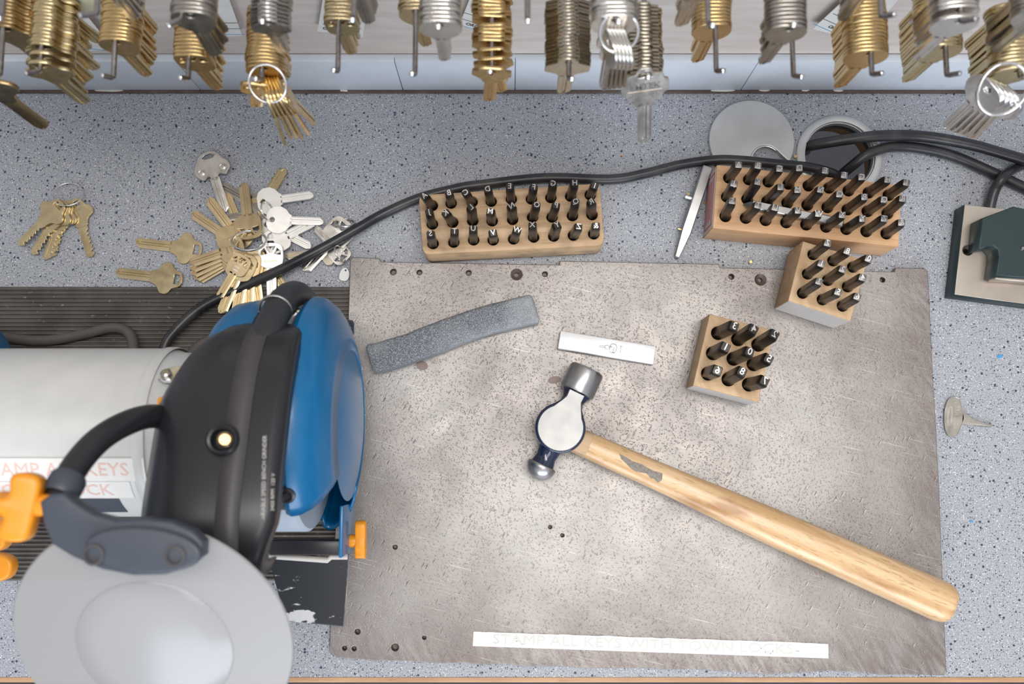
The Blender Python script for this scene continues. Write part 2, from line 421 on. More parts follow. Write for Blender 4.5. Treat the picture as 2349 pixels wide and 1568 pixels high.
# rubber mat with real ribs
mat_y1, mat_y0 = W(0, 655, 0).y, W(0, 1331, 0).y
mx0, mx1 = -.47, W(803, 700, 0).x
bm = bmesh.new(); pitch = .0034; n = int((mat_y1-mat_y0)/pitch); prof = [(mat_y0, 0)]
for i in range(n):
    y = mat_y0+i*pitch; h1 = .0026
    prof += [(y+.0002, h1*.62), (y+.0006, h1*.95), (y+.0013, h1), (y+.0019, h1*.95), (y+.0023, h1*.6), (y+.0028, .0009), (y+.0033, .0009)]
prof += [(mat_y0+n*pitch, 0)]
a = [bm.verts.new((mx0, y, z)) for y, z in prof]; b = [bm.verts.new((mx1, y, z)) for y, z in prof]
for i in range(len(prof)-1): bm.faces.new((a[i], a[i+1], b[i+1], b[i]))
bm.faces.new(a); bm.faces.new(b[::-1]); bm.faces.new((a[0], b[0], b[-1], a[-1]))
tag(obj('rubber_mat', done(bm), M['mat']), 'dark brown ribbed rubber mat under the blue bench grinder', 'mat')

# steel plate
PT = .006
def P2(px, py, z): v = W(px, py, z); return (v.x, v.y)
outline = [(803, 598), (808, 589), (870, 592), (875, 600), (1000, 602), (1283, 607), (1284, 598), (1450, 601), (1650, 605), (1652, 613), (1850, 618), (2052, 623), (2054, 614),
           (2122, 615), (2129, 622), (2133, 700), (2140, 850), (2148, 980), (2156, 1150), (2162, 1300), (2168, 1450), (2172, 1541), (2166, 1548), (2090, 1546), (2020, 1547), (1965, 1541), (1900, 1538),
           (1830, 1543), (1760, 1546), (1690, 1541), (1600, 1534), (1540, 1535), (1470, 1531), (1400, 1532), (1330, 1531), (1280, 1527), (1210, 1528), (1160, 1523), (1110, 1524), (1060, 1519), (1000, 1521), (930, 1516),
           (860, 1515), (800, 1510), (768, 1506), (757, 1498), (755, 1488), (758, 1430), (770, 1200), (785, 1000), (797, 780), (801, 660)]
pl = [P2(x, y, PT) for x, y in outline]
holes_px = [(902, 623, 7), (962, 624, 6), (1075, 625, 6), (1185, 629, 13), (1250, 628, 6), (1678, 634, 6), (1745, 641, 13), (2025, 641, 6),
            (820, 1448, 6), (790, 1486, 5), (812, 1487, 5), (906, 1484, 8), (973, 1462, 4), (906, 1254, 5), (1262, 1208, 4), (1290, 1227, 4)]
hl = []
for hx, hy, hr in holes_px:
    c = W(hx, hy, PT); hl.append(circ(c.x, c.y, hr/2850, 20))
plate = empty('steel_plate', (0, 0, 0), 'large worn steel striking plate with dents, drilled holes and ragged front edge', 'plate')
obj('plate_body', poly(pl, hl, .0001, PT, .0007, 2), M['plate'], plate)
for hx, hy, hr in holes_px:                     # hole linings: countersunk rings and dark bores
    c = W(hx, hy, PT); r = hr/2850
    prof = [(PT-.0004, r), (PT-.0022, r*.45 if hr > 9 else r*.92), (.0006, r*.45 if hr > 9 else r*.9), (.0004, 0)]
    o = obj('drilled_hole', revolve(prof, 'z', 20), M['plate_edge'], plate); o.location = (c.x, c.y, 0)
# a worn crescent mark by the hammer
c = W(1272, 871, PT)
o = obj('gouge_mark', poly([(x, y) for x, y in circ(0, 0, .0055, 24, .003)], (), 0, .0002), M['plate_edge'], plate); put(o, (c.x, c.y, PT-.00012), .2)
c = W(968, 838, PT)
o = obj('stain_mark', poly([(x, y) for x, y in circ(0, 0, .005, 24, .0038)], (), 0, .0002), M['plate_edge'], plate); put(o, (c.x, c.y, PT-.00012), -.3)

# white strip with faded lettering
q = [W(x, y, PT) for x, y in ((1087, 1447), (1900, 1475), (1899, 1509), (1085, 1482))]
cen = sum(q, Vector())/4; ang = atan2((q[1]-q[0]).y, (q[1]-q[0]).x)
ts = empty('label_strip', (cen.x, cen.y, PT+.0001), 'long white printed strip stuck along the front of the steel plate', 'label')
loc = [(Matrix.Rotation(-ang, 3, 'Z') @ (v-cen)) for v in q]
L = (q[1]-q[0]).length; top, bot = loc[0].y, loc[2].y
up = [(-L/2+L*i/60, top+random.uniform(-.00035, .0002)) for i in range(61)]
dn = [(L/2, bot), (-L/2-.0003, bot)]
obj('strip_sheet', poly(up+dn, (), 0, .0004), M['paper'], ts)
t = obj('faded_lettering', text_mesh('STAMP ALL KEYS WITH TOWN LOCKS', .0105, .00012), M['faint_ink'], ts)
tw = t.dimensions.x if t.dimensions.x else .15
t.location = (-.006, 0, .0004)
bpy.context.view_layer.update(); t.scale.x = .235/max(t.dimensions.x, .01)
for k in range(9):
    c_ = circ(0, 0, .0003, 6); o = obj('speck', poly(c_, (), 0, .0005), M['ink'], ts); o.location = (random.choice([-.11, -.1, .09, .1, .11])+random.uniform(-.006, .006), random.uniform(-.004, .003), .0001)
ts.rotation_euler.z = ang

# ---------------------------------------------------------------- cables
def cable(name, pts, r, mat, label, n=14):
    path = catmull([W(x, y, z) for x, y, z in pts], 8)
    return tag(obj(name, tube(path, r, n), mat), label, 'cable')
cable('power_cable', [(372, 812, .012), (392, 770, .012), (460, 706, .010), (560, 656, .0085), (640, 620, .011), (700, 590, .0125), (760, 558, .0115), (820, 524, .009), (880, 490, .0045), (960, 455, .0042), (1040, 434, .0042), (1100, 424, .0042), (1250, 408, .0042), (1400, 411, .0042), (1480, 398, .0042), (1560, 378, .0042),
                      (1640, 367, .0055), (1700, 368, .008), (1760, 374, .008), (1850, 383, .0065), (1905, 396, .003), (1925, 408, -.012), (1930, 420, -.05)], .0041, M['cable'],
      'long black rubber cable crossing the counter from the grinder to the grommet hole')
cable('power_cable', [(1848, 345, -.05), (1850, 337, -.01), (1880, 330, .004), (1950, 319, .0100), (2030, 311, .0115), (2120, 313, .0110), (2220, 330, .0135), (2300, 352, .0135), (2349, 366, .013), (2420, 385, .008), (2500, 400, .0048)], .0046, M['cable'],
      'thick black cable rising from the grommet, topmost one running to the corner')
cable('power_cable', [(1915, 425, -.05), (1930, 402, -.012), (1955, 380, .001), (1990, 354, .0065), (2040, 337, .0055), (2100, 338, .005), (2180, 355, .0046), (2260, 388, .0046), (2349, 430, .0046), (2440, 470, .0046)], .0044, M['cable'],
      'black cable from the grommet passing under the curved cable of the steel base')
cable('power_cable', [(2268, 500, .004), (2272, 470, .0055), (2282, 435, .009), (2300, 408, .0135), (2330, 384, .006), (2370, 372, .0045), (2450, 350, .0045)], .0042, M['cable'],
      'short black cable curling behind the tan steel base over another cable')
cable('power_cable', [(-60, 760, .006), (10, 772, .0065), (70, 780, .0065), (130, 778, .0065), (200, 764, .0065), (250, 752, .0075), (285, 756, .009), (303, 778, .012), (308, 830, .02)], .0042, M['cable_brown'],
      'dusty brown cable bending on the ribbed mat behind the motor')
cable('power_cable', [(425, 830, .02), (455, 795, .012), (500, 770, .0085), (560, 758, .007), (620, 765, .007)], .0044, M['cable_brown'],
      'short dusty cable behind the grinder, beside the long black cable')

# ---------------------------------------------------------------- grommet ring and loose cover
gz = .0016
g = empty('cable_grommet', (gc.x, gc.y, 0), 'round metal grommet ring around the cable hole', 'grommet')
ro = .0365
obj('rim_ring', revolve([(0, ro), (.0010, ro), (.0018, ro-.0012), (.0020, ro-.004), (.0016, ro-.0062), (.0004, ro-.0066), (-.004, ro-.0068), (-.004, ro-.0078), (0, ro-.0074), (0, ro)], 'z', 64), M['galv'], g)
obj('inner_liner', revolve([(-.004, ro-.0068), (-.010, ro-.0069), (-.010, ro-.0075), (-.004, ro-.0075)], 'z', 48), M['black_plastic'], g)
cc = W(1725, 322, .004)
no = W(1757, 366, .004)-cc
cr = .0363; pts = []
# notch cut out of the rim
na = atan2(no.y, no.x); nr = .0125
for i in range(72):
    a_ = na+pi+2*pi*(i-36)/72+pi
    p = Vector((cr*cos(a_), cr*sin(a_)))
    pts.append(p)
disc = []
notch_c = Vector((no.x, no.y)); 
for p in pts:
    if (p-notch_c).length > nr+.0005 and p.angle(notch_c) > .36: disc.append((p.x, p.y, atan2(p.y, p.x)))
disc.sort(key=lambda t_: (t_[2]-na) % (2*pi)); outer = [(x, y) for x, y, _ in disc]
d_ = notch_c.normalized(); e_ = Vector((-d_.y, d_.x)); nn = []
for i in range(17):
    t_ = -1.45+i*2.9/16; nn.append(notch_c + (-d_*cos(t_)+e_*sin(t_))*nr)
outer += [(v.x, v.y) for v in nn]
cov = empty('grommet_cover', (cc.x, cc.y, 0), 'round dull metal grommet cover with a cable notch, lying loose on the counter', 'cover')
obj('cover_disc', poly(outer, (), 0, .0040, .0011, 4), M['galv'], cov)
nb = [notch_c + (-d_*cos(-1.4+i*2.8/20)+e_*sin(-1.4+i*2.8/20))*(nr-.0006) for i in range(21)]
obj('notch_lip', tube([(v.x, v.y, .0034) for v in nb], .0007, 8), M['bright'], cov)

# ---------------------------------------------------------------- punch blocks and punches
def punch(kind, hole, tip, zt, ztip, wd, hr, ch, label, group, face_rot=0.0, mat='black_steel', worn=False):
    a_ = W(hole[0], hole[1], zt); b_ = W(tip[0], tip[1], ztip)
    axis = (b_-a_).normalized()
    off = axis*(-(zt-.012)/max(axis.z, .3)); lim = hr-wd*.5
    base = a_+off; dxy = Vector((base.x-a_.x, base.y-a_.y))
    if dxy.length > lim*.9: dxy *= lim*.9/dxy.length
    base = Vector((a_.x+dxy.x, a_.y+dxy.y, .012)); mid = a_
    axis = (b_-base).normalized(); Ln = (b_-base).length
    e = empty(kind, base, label, 'punch', group)
    e.rotation_mode = 'QUATERNION'; e.rotation_quaternion = Vector((0, 0, 1)).rotation_difference(axis) @ Matrix.Rotation(face_rot, 3, 'Z').to_quaternion()
    h_ = wd/2; b = .0009; sec = [(-h_+b, -h_), (h_-b, -h_), (h_, -h_+b), (h_, h_-b), (h_-b, h_), (-h_+b, h_), (-h_, h_-b), (-h_, -h_+b)]
    rings = [[(x*k, y*k, z_) for x, y in sec] for z_, k in ((0, .85), (.001, 1), (Ln-.0060, 1), (Ln-.0035, .98), (Ln-.0005, .84 if worn else .80), (Ln, .80 if worn else .72))]
    obj('shank', loft(rings, smooth=30), M[mat], e)
    if ch:
        if worn: o = obj('worn_tip', box(0, 0, Ln+.0001, wd*.76, wd*.76, .0005, .0001), M['tip_grey'], e)
        fr = text_mesh(ch, wd*.92, .0003, .00004 if worn else .00006, mirror=True); o = obj('raised_character', fr, M['char'], e); o.location = (0, 0, Ln+(.0005 if worn else .0002))
    return e
def block(name, corners, zb, zt, holes, hr, mat, label, bev=.001, seg=2, sticker=None):
    q = [W(x, y, zt) for x, y in corners]; cen = sum(q, Vector())/len(q)
    e = empty(name, (cen.x, cen.y, zb), label, 'block')
    pts = [(v.x-cen.x, v.y-cen.y) for v in q]
    if bev > .003:
        sub = []
        for i in range(len(pts)):
            p0_, p1_, p2_ = Vector(pts[i-1]), Vector(pts[i]), Vector(pts[(i+1) % len(pts)])
            A_, B_ = p1_+(p0_-p1_).normalized()*.006, p1_+(p2_-p1_).normalized()*.006
            for k in range(5):
                t_ = k/4; q_ = A_*(1-t_)**2+p1_*2*t_*(1-t_)+B_*t_*t_; sub.append(tuple(q_))
        pts = sub
    hs = []
    for hx, hy in holes:
        c_ = W(hx, hy, zt); hs.append(circ(c_.x-cen.x, c_.y-cen.y, hr, 24))
    me = poly(pts, hs, 0, zt-zb, min(bev, .0010), seg); shade(me, 30)
    obj('wooden_body', me, M[mat], e)
    return e, q, cen
def cx(o, x, y, s): return (o[0]+x/s, o[1]+y/s)
letters = 'ABCDEFGHIJKLMNOPQRSTUVWXYZ&'
# worn letter block
o1, s1 = (930, 390), 4.698
h1 = [(290, 380), (492, 355), (720, 340), (925, 335), (1142, 310), (1357, 310), (1567, 295), (1780, 280), (1992, 265), (290, 580), (510, 560), (725, 545), (935, 545), (1155, 530), (1370, 505), (1580, 505), (1800, 490), (2012, 480),
      (298, 790), (520, 775), (735, 750), (945, 750), (1165, 740), (1383, 720), (1598, 710), (1810, 700), (2030, 685)]
t1 = [(205, 275), (470, 245), (650, 240), (885, 205), (1125, 175), (1385, 185), (1592, 145), (1825, 140), (2040, 170), (255, 450), (435, 460), (710, 400), (915, 445), (1145, 385), (1415, 375), (1625, 380), (1835, 340), (2005, 340),
      (270, 685), (530, 660), (730, 630), (945, 675), (1205, 645), (1368, 590), (1635, 590), (1868, 610), (2055, 600)]
Z1 = .030
block('punch_block', [(960, 447), (1376, 420), (1387, 562), (970, 584)], 0, Z1, [cx(o1, *h, s1) for h in h1], .0044, 'block_worn', 'worn wooden block with rounded corners holding letter punches, beneath the long cable', .0036, 2)
rots = [.7, .3, .5, .2, 0, -.1, -.05, 0, -.3, .2, .7, .7, -.15, .6, -.1, -.2, -.1, .5, .1, 0, 0, .2, -.25, 0, .4, -.1, 0]
for i, ch in enumerate(letters):
    row = ('cable-side', 'middle', 'plate-side')[i//9]
    punch('letter_punch', cx(o1, *h1[i], s1), cx(o1, *t1[i], s1), Z1, Z1+.028, .0066, .0044, ch,
          f'black steel {"ampersand" if ch == "&" else "letter " + ch} punch standing in the {row} row of the worn wooden block', 'letter punches in the worn block', rots[i])
# red label letter block
o2, s2 = (1520, 220), 3.915
h2 = [(597, 735), (775, 750), (950, 770), (1132, 790), (1310, 805), (1495, 825), (1670, 850), (1850, 868), (2030, 890), (578, 905), (760, 925), (940, 945), (1120, 960), (1300, 980), (1480, 1000), (1660, 1020), (1840, 1035), (2020, 1055),
      (565, 1080), (747, 1095), (925, 1115), (1110, 1135), (1290, 1155), (1468, 1175), (1650, 1195), (1830, 1215), (2010, 1235)]
t2 = [(682, 618), (857, 626), (1050, 652), (1227, 648), (1460, 672), (1632, 712), (1787, 728), (2020, 752), (2190, 778), (640, 787), (855, 772), (1060, 818), (1213, 842), (1418, 842), (1588, 882), (1812, 907), (1988, 932), (2155, 922),
      (625, 942), (855, 982), (1010, 1002), (1217, 1028), (1400, 1057), (1612, 1068), (1795, 1102), (1990, 1102), (2145, 1137)]
Z2 = .034
b2, q2, c2 = block('punch_block', [(1645, 378), (2068, 424), (2062, 565), (1635, 523)], 0, Z2, [cx(o2, *h, s2) for h in h2], .0046, 'block_new', 'sharp-edged wooden block of letter punches with a red-bordered label on its end', .0007, 2)
ld = (q2[3]-q2[0]); lx = -(q2[1]-q2[0]).normalized()
lab = obj('end_label', box(0, 0, 0, ld.length*.92, Z2*.9, .0003), M['label_grey'], b2)
mid = (q2[0]+q2[3])/2; an = atan2(ld.y, ld.x)
lab.matrix_local = Matrix.Translation(Vector((mid.x-c2.x, mid.y-c2.y, Z2*.5))+Vector((lx.x, lx.y, 0))*.0002) @ Matrix.Rotation(an, 4, 'Z') @ Matrix.Rotation(pi/2, 4, 'X') @ Matrix.Rotation(pi, 4, 'Y')
bw, bh = ld.length*.84, Z2*.74
fr = obj('red_border', poly([(-bw/2, -bh/2), (bw/2, -bh/2), (bw/2, bh/2), (-bw/2, bh/2)], [[(-bw/2+.0012, -bh/2+.0012), (bw/2-.0012, -bh/2+.0012), (bw/2-.0012, bh/2-.0012), (-bw/2+.0012, bh/2-.0012)]], -.0003, .0003), M['red_ink'], lab)
for side in (0,):
    for k in range(5):
        o = obj('print_line', box(0, bh*.30-k*bh*.15, 0, bw*.8*(1-.1*(k % 2)), .0013, .0006), M['red_ink'], lab)
rots2 = [-.5]*9+[-.45]*9+[-.5]*9
for i, ch in enumerate(letters):
    row = ('cable-side', 'middle', 'front')[i//9]
    punch('letter_punch', cx(o2, *h2[i], s2), cx(o2, *t2[i], s2), Z2, Z2+.030, .0066, .0046, ch,
          f'dark steel {"ampersand" if ch == "&" else "letter " + ch} punch leaning in the {row} row of the red-labelled block', 'letter punches in the red-labelled block', -.15+random.uniform(-.12, .12), worn=True)
# two number blocks
o3, s3 = (1540, 530), 3.733
h3 = [(1215, 200), (1385, 253), (1555, 307), (1168, 365), (1340, 420), (1510, 475), (1125, 530), (1295, 585), (1467, 640)]
t3 = [(1338, 103), (1508, 172), (1690, 237), (1285, 279), (1467, 327), (1637, 397), (1265, 432), (1428, 522), (1593, 562)]
Z3 = .042
b3, q3, c3 = block('punch_block', [cx(o3, *p, s3) for p in ((1130, 85), (1680, 250), (1535, 770), (1000, 595))], PT+.0001, Z3, [cx(o3, *h, s3) for h in h3], .0043, 'block_small', 'small number punch block standing against the red-labelled block', .0008, 2)
h4 = [(400, 872), (572, 925), (745, 972), (357, 1045), (533, 1092), (705, 1138), (315, 1218), (490, 1268), (665, 1312)]
t4 = [(540, 812), (705, 837), (885, 882), (465, 992), (672, 1032), (835, 1092), (395, 1192), (607, 1202), (800, 1282)]
Z4 = .035
b4, q4, c4 = block('punch_block', [cx(o3, *p, s3) for p in ((330, 708), (885, 852), (745, 1465), (185, 1320))], PT+.0001, Z4, [cx(o3, *h, s3) for h in h4], .0053, 'block_small', 'small number punch block alone on the steel plate, with thicker punches', .0008, 2)
for b_, q_, c_, zt in ((b3, q3, c3, Z3), (b4, q4, c4, Z4)):
    d3 = q_[2]-q_[3]; mid = (q_[2]+q_[3])/2; an = atan2(d3.y, d3.x); hh = zt-PT
    o = obj('front_label', box(0, 0, 0, d3.length*.985, hh*.97, .0003), M['label_grey'], b_)
    nrm = Vector((sin(an), -cos(an), 0))
    o.matrix_local = Matrix.Translation(Vector((mid.x-c_.x, mid.y-c_.y, hh*.5))+nrm*.0002) @ Matrix.Rotation(an, 4, 'Z') @ Matrix.Rotation(pi/2, 4, 'X')
for i, ch in enumerate('780124356'):
    punch('number_punch', cx(o3, *h3[i], s3), cx(o3, *t3[i], s3), Z3, Z3+.032, .0066, .0043, ch,
          f'thin dark number {ch} punch in the small block against the red-labelled block', 'thin number punches', -.35+random.uniform(-.1, .1), worn=True)
for i, ch in enumerate('342105687'):
    punch('number_punch', cx(o3, *h4[i], s3), cx(o3, *t4[i], s3), Z4, Z4+.032, .0083, .0053, ch,
          f'thick dark number {ch} punch in the small block alone on the steel plate', 'thick number punches', -.5+random.uniform(-.15, .15))

# ---------------------------------------------------------------- square steel bars
def bar(name, a_, b_, z, wd, hg, mat, label, cat, point=.012, parts=()):
    A, B = W(*a_, z+hg), W(*b_, z+hg); d = B-A; Ln = Vector((d.x, d.y)).length
    e = empty(name, (A.x, A.y, z), label, cat); e.rotation_euler.z = atan2(d.y, d.x)
    rings = []
    for x, k, kz in ((0, .93, .9), (.0008, 1, 1), (Ln-point, 1, 1), (Ln-.0015, .45, .42), (Ln, .2, .25)):
        y_, zz = wd/2*k, hg*kz; b = .0007*k
        rings.append([(x, -y_, b), (x, -y_, zz-b), (x, -y_+b, zz), (x, y_-b, zz), (x, y_, zz-b), (x, y_, b), (x, y_-b, 0), (x, -y_+b, 0)])
    obj('shaft', loft(rings, smooth=25), M[mat], e); return e, Ln
e, Ln = bar('steel_tool_bit', (1625, 380), (1556, 588), 0, .0082, .011, 'brushed', 'square steel bar with tapered tip beside the red-labelled block', 'tool', .022)
# cross pins of the bar
o = obj('cross_pin', tube([(Ln*.36, -.0041, .0055), (Ln*.36, -.0095, .0055)], .0018, 14), M['bright'], e)
o = obj('brass_pin', tube([(Ln*.70, -.0041, .0045), (Ln*.70, -.0068, .0045)], .0011, 12), M['brass'], e)
bar('steel_tool_bit', (1936, 510), (1710, 464), Z2, .0064, .0075, 'brushed', 'square steel bar lying between punches on top of the red-labelled block', 'tool', .006)
for px, py, lab in ((1822, 361, 'tiny brass pin beside the grommet ring'), (1720, 602, 'tiny brass pin by the back edge of the steel plate'), (1577, 447, 'tiny brass pin near the cross pin of the square bar'), (1617, 467, 'tiny brass pin between the square bar and red label')):
    p = W(px, py, 0); o = tag(obj('brass_pin', tube([(0, 0, 0), (0, 0, .003)], .0013, 12), M['brass']), lab, 'pin', 'tiny loose brass pins'); o.location = p
for px, py, r_, c_, lab in ((2293, 817, .0029, 'blue_ink', 'larger blue plastic fleck on the counter near the small silver key'), (2228, 1195, .0016, 'blue_ink', 'smaller blue fleck on the counter in front of silver key'), (1427, 357, .0012, 'orange', 'tiny orange fleck on the counter under the winged key')):
    p = W(px, py, 0); q = chaikin([(r_*cos(a_)*random.uniform(.8, 1.2), r_*.45*sin(a_)*random.uniform(.8, 1.3)) for a_ in [k*pi/4 for k in range(8)]], 1)
    tag(put(obj('plastic_fleck', poly(q, (), 0, .0004), M[c_]), (p.x, p.y, 0), .2), lab, 'fleck')

# ---------------------------------------------------------------- clamp base at the edge
ba = empty('key_clamp', (0, 0, 0), 'tan topped steel base plate with a dark green clamp body, beside the cables', 'clamp')
vz = .017
vp = [W(x, y, vz) for x, y in ((2213, 469), (2420, 492), (2420, 706), (2190, 675))]
obj('base_plate', poly([(v.x, v.y) for v in vp], [circ(W(2220, 574, vz).x, W(2220, 574, vz).y, .0042, 20)], .0001, vz-.0006, .0004), M['teal_steel'], ba)
obj('ground_top', poly([(v.x, v.y) for v in vp], [circ(W(2220, 574, vz).x, W(2220, 574, vz).y, .0042, 20)], vz-.0007, vz, .0003), M['vise_top'], ba)
c_ = W(2220, 574, vz); o = obj('countersunk_hole', revolve([(vz, .0042), (vz-.003, .002), (.003, .002), (.003, 0)], 'z', 20), M['plate_edge'], ba); o.location = (c_.x, c_.y, 0)
bp = [(2253, 500), (2325, 473), (2420, 492), (2420, 640), (2285, 632), (2291, 590), (2290, 573), (2280, 563), (2264, 566), (2246, 571)]
bz = .035
obj('clamp_body', poly([P2(x, y, bz) for x, y in bp], (), vz, bz, .0008), M['teal_steel'], ba)
c_ = W(2345, 570, bz); o = obj('screw', revolve([(bz+.0002, .0016), (bz+.0014, .0012), (bz+.0014, 0)], 'z', 14), M['bright'], ba); o.location = (c_.x, c_.y, 0)
lp = [(2284, 632), (2349, 614), (2420, 606), (2420, 650), (2284, 640)]
obj('jaw_lip', poly([P2(x, y, bz-.006) for x, y in lp], (), vz, bz-.006, .0006), M['vise_top'], ba)

# ---------------------------------------------------------------- whetstone and steel block
def slab(name, corners, z0, z1, mat, label, cat, bev, seg, disp=0, side=None):
    q = [W(x, y, z1) for x, y in corners]; cen = sum(q, Vector())/len(q)
    pts = [(v.x-cen.x, v.y-cen.y) for v in q]
    return q, cen, pts
q, cen, pts = slab('w', [(838, 788), (1222, 672), (1236, 736), (853, 850)], 0, PT+.016, 0, 0, 0, 0, 0)
ang = atan2(pts[1][1]-pts[0][1], pts[1][0]-pts[0][0]); L = Vector((pts[1][0]-pts[0][0], pts[1][1]-pts[0][1])).length; Wd = .0238
bm = bmesh.new(); bmesh.ops.create_cube(bm, size=1); bmesh.ops.scale(bm, vec=(L, Wd, .0165), verts=bm.verts[:])
bmesh.ops.subdivide_edges(bm, edges=[e_ for e_ in bm.edges if abs((e_.verts[0].co-e_.verts[1].co).x) > .05], cuts=24)
bmesh.ops.bevel(bm, geom=[e_ for e_ in bm.edges if len(e_.link_faces) == 2 and e_.calc_face_angle(0) > .5], offset=.0032, segments=4, affect='EDGES', profile=.5)
from mathutils import noise as mnoise
for v in bm.verts:
    t_ = v.co.x/L; v.co.z -= .0030*max(0, 1-(abs(t_-.18)/.22)**2)*(1 if v.co.z > 0 else 0)
    v.co.y += .0020*sin(t_*6+.5); v.co += mnoise.noise_vector(v.co*110)*.0006
bmesh.ops.translate(bm, vec=(0, 0, .0083), verts=bm.verts[:])
o = tag(obj('whetstone', done(bm, 'stone', 50), M['stone']), 'rough grey oiled sharpening stone lying aslant on the steel plate', 'stone'); put(o, (cen.x, cen.y, PT+.0002), ang)

q, cen, pts = slab('w', [(1285, 757), (1504, 793), (1500, 834), (1281, 802)], 0, PT+.007, 0, 0, 0, 0, 0)
ang = atan2(pts[1][1]-pts[0][1], pts[1][0]-pts[0][0]); L = .0785; Wd = .0152
e = empty('steel_block', (cen.x, cen.y, PT), 'small bright rectangular steel block stamped with a key emblem', 'steel block'); e.rotation_euler.z = ang
obj('block_body', box(0, 0, .0035, L, Wd, .0068, .0010, 2), M['polish'], e)
obj('dark_side', box(0, 0, .0029, L+.0003, Wd+.0003, .0050, .0009, 2), M['hammer_steel'], e)
lg = bmesh.new(); zt_ = .0071; x0 = .0045
def ln(pts, cyc=False): tube_bm(lg, [(x, y, zt_) for x, y in pts], .00018, 6, not cyc, cyc)
ln([(x0-.0045+1.8e-3*cos(a_), .0016*sin(a_)+.0003) for a_ in [k*pi/8 for k in range(16)]], True)          # little key bow
ln([(x0-.006, .0008), (x0-.0072, .0009), (x0-.0078, .0004), (x0-.0085, .0009), (x0-.0092, .0004), (x0-.0105, .0008), (x0-.0112, 0), (x0-.0100, -.0006), (x0-.006, -.0004)])
ln(chaikin([(x0-.0022, -.0036), (x0+.0032, -.0036), (x0+.0032, .0036), (x0-.0012, .0036), (x0-.0022, .0018)], 1), True)   # the tag
ln([(x0-.0012+.0007*cos(a_), .0010+.0007*sin(a_)) for a_ in [k*pi/5 for k in range(10)]], True)
obj('stamped_emblem', done(lg, 'emblem'), M['ink'], e)
o = obj('stamped_lettering', text_mesh('KEY', .0026, .00012), M['ink'], e); o.location = (x0+.0012, -.0012, zt_); o.rotation_euler.z = pi/2
o = obj('stamped_lettering', text_mesh('CASTLE', .0019, .00012), M['ink'], e); o.location = (x0+.0068, 0, zt_); o.rotation_euler.z = pi/2

# ---------------------------------------------------------------- hammer
hz = PT+.0148
hc = W(1287, 978, hz+.012); p_top = W(1350, 845, hz+.008); p_bot = W(1238, 1080, hz)
ax = (p_top-p_bot); ax.z = 0; hang = atan2(ax.y, ax.x)
hend = W(2168, 1383, hz); hst = W(1338, 1016, hz)
ham = empty('ball_peen_hammer', (hc.x, hc.y, PT), 'ball peen hammer with a pale ash handle lying across the steel plate', 'hammer')
def loc_h(v): return (v.x-hc.x, v.y-hc.y)
Mh = Matrix.Translation((0, 0, hz-PT)) @ Matrix.Rotation(hang, 4, 'Z')
# local x runs from the ball to the poll
def inx(t_, r_): return (t_, r_)
poll = obj('poll', revolve([(.0300, 0), (.0300, .0125), (.0306, .0137), (.0325, .0141), (.0490, .0141), (.0508, .0134), (.0515, .0122), (.0517, 0)], 'x', 48, smooth=25), M['hammer_steel'], ham); poll.matrix_local = Mh
neck = obj('painted_neck', revolve([(-.0325, .0095), (-.0295, .0088), (-.026, .0080), (-.020, .0092), (-.012, .0112), (0, .0115), (.010, .0112), (.018, .0095), (.0235, .0088), (.0275, .0105), (.0301, .0125)], 'x', 40), M['hammer_paint'], ham); neck.matrix_local = Mh
ball = obj('ball_peen', revolve([(-.0322, .0090), (-.0326, .0112), (-.0335, .0118)]+[(-.0335-.0118*sin(a_)*.95, .0118*cos(a_)) for a_ in [k*pi/20 for k in range(1, 11)]], 'x', 40, smooth=40), M['hammer_steel'], ham); ball.matrix_local = Mh
# the eye section: a bulb with ground flat cheeks
chk = []
for i in range(48):
    a_ = 2*pi*i/48; x, y = .0192*cos(a_)-.001, .0187*sin(a_)
    chk.append((x, y))
key_ = [(.031, -.0072), (.031, .0072), (.024, .0068), (.0192, .0085), (.0155, .0118)]
def teardrop(s, ex=0.0):
    R_ = .0190*s; pts_ = []
    for k in range(33):
        a_ = R(42)+R(276)*k/32; pts_.append((R_*cos(a_)-.001, R_*sin(a_)))
    return [(.0295+ex, .0068*s), (.0235, .0066*s), (.0190, .0088*s)] + pts_ + [(.0190, -.0088*s), (.0235, -.0066*s), (.0295+ex, -.0068*s)]
me = poly(teardrop(1.04), (), -.0125, .0125, .0022, 4); shade(me, 45)
o = obj('eye_section', me, M['hammer_paint'], ham); o.matrix_local = Mh
me = poly(teardrop(.94), (), .0118, .0129, .0004, 2); o = obj('ground_cheek', me, M['hammer_face'], ham); o.matrix_local = Mh
# handle
d = hend-hst; ha = atan2(d.y, d.x); HL = Vector((d.x, d.y)).length+.004
Mhd = Matrix.Translation((hst.x-hc.x, hst.y-hc.y, hz-PT+.0002)) @ Matrix.Rotation(ha, 4, 'Z')
prof = [(-.012, .0100, .0085), (.004, .0102, .009), (.012, .0104, .0095), (.020, .0106, .010), (.05, .0108, .0100), (.085, .0116, .0108), (.12, .0130, .0122), (.16, .0142, .0135), (.21, .0150, .0142), (.25, .0155, .0145), (.28, .0157, .0145), (HL-.009, .0158, .0145), (HL-.004, .0150, .0138), (HL-.001, .0132, .012), (HL, .0105, .0095)]
def ring(x, ry, rz, n=28, p=2.4):
    return [(x, ry*math.copysign(abs(cos(a_))**(2/p), cos(a_)), rz*math.copysign(abs(sin(a_))**(2/p), sin(a_))) for a_ in [2*pi*k/n for k in range(n)]]
def smoothp(prof, x):
    for (x0_, a0, b0), (x1_, a1, b1) in zip(prof, prof[1:]):
        if x0_ <= x <= x1_: t_ = (x-x0_)/(x1_-x0_); return a0+(a1-a0)*t_, b0+(b1-b0)*t_
    return prof[-1][1:]
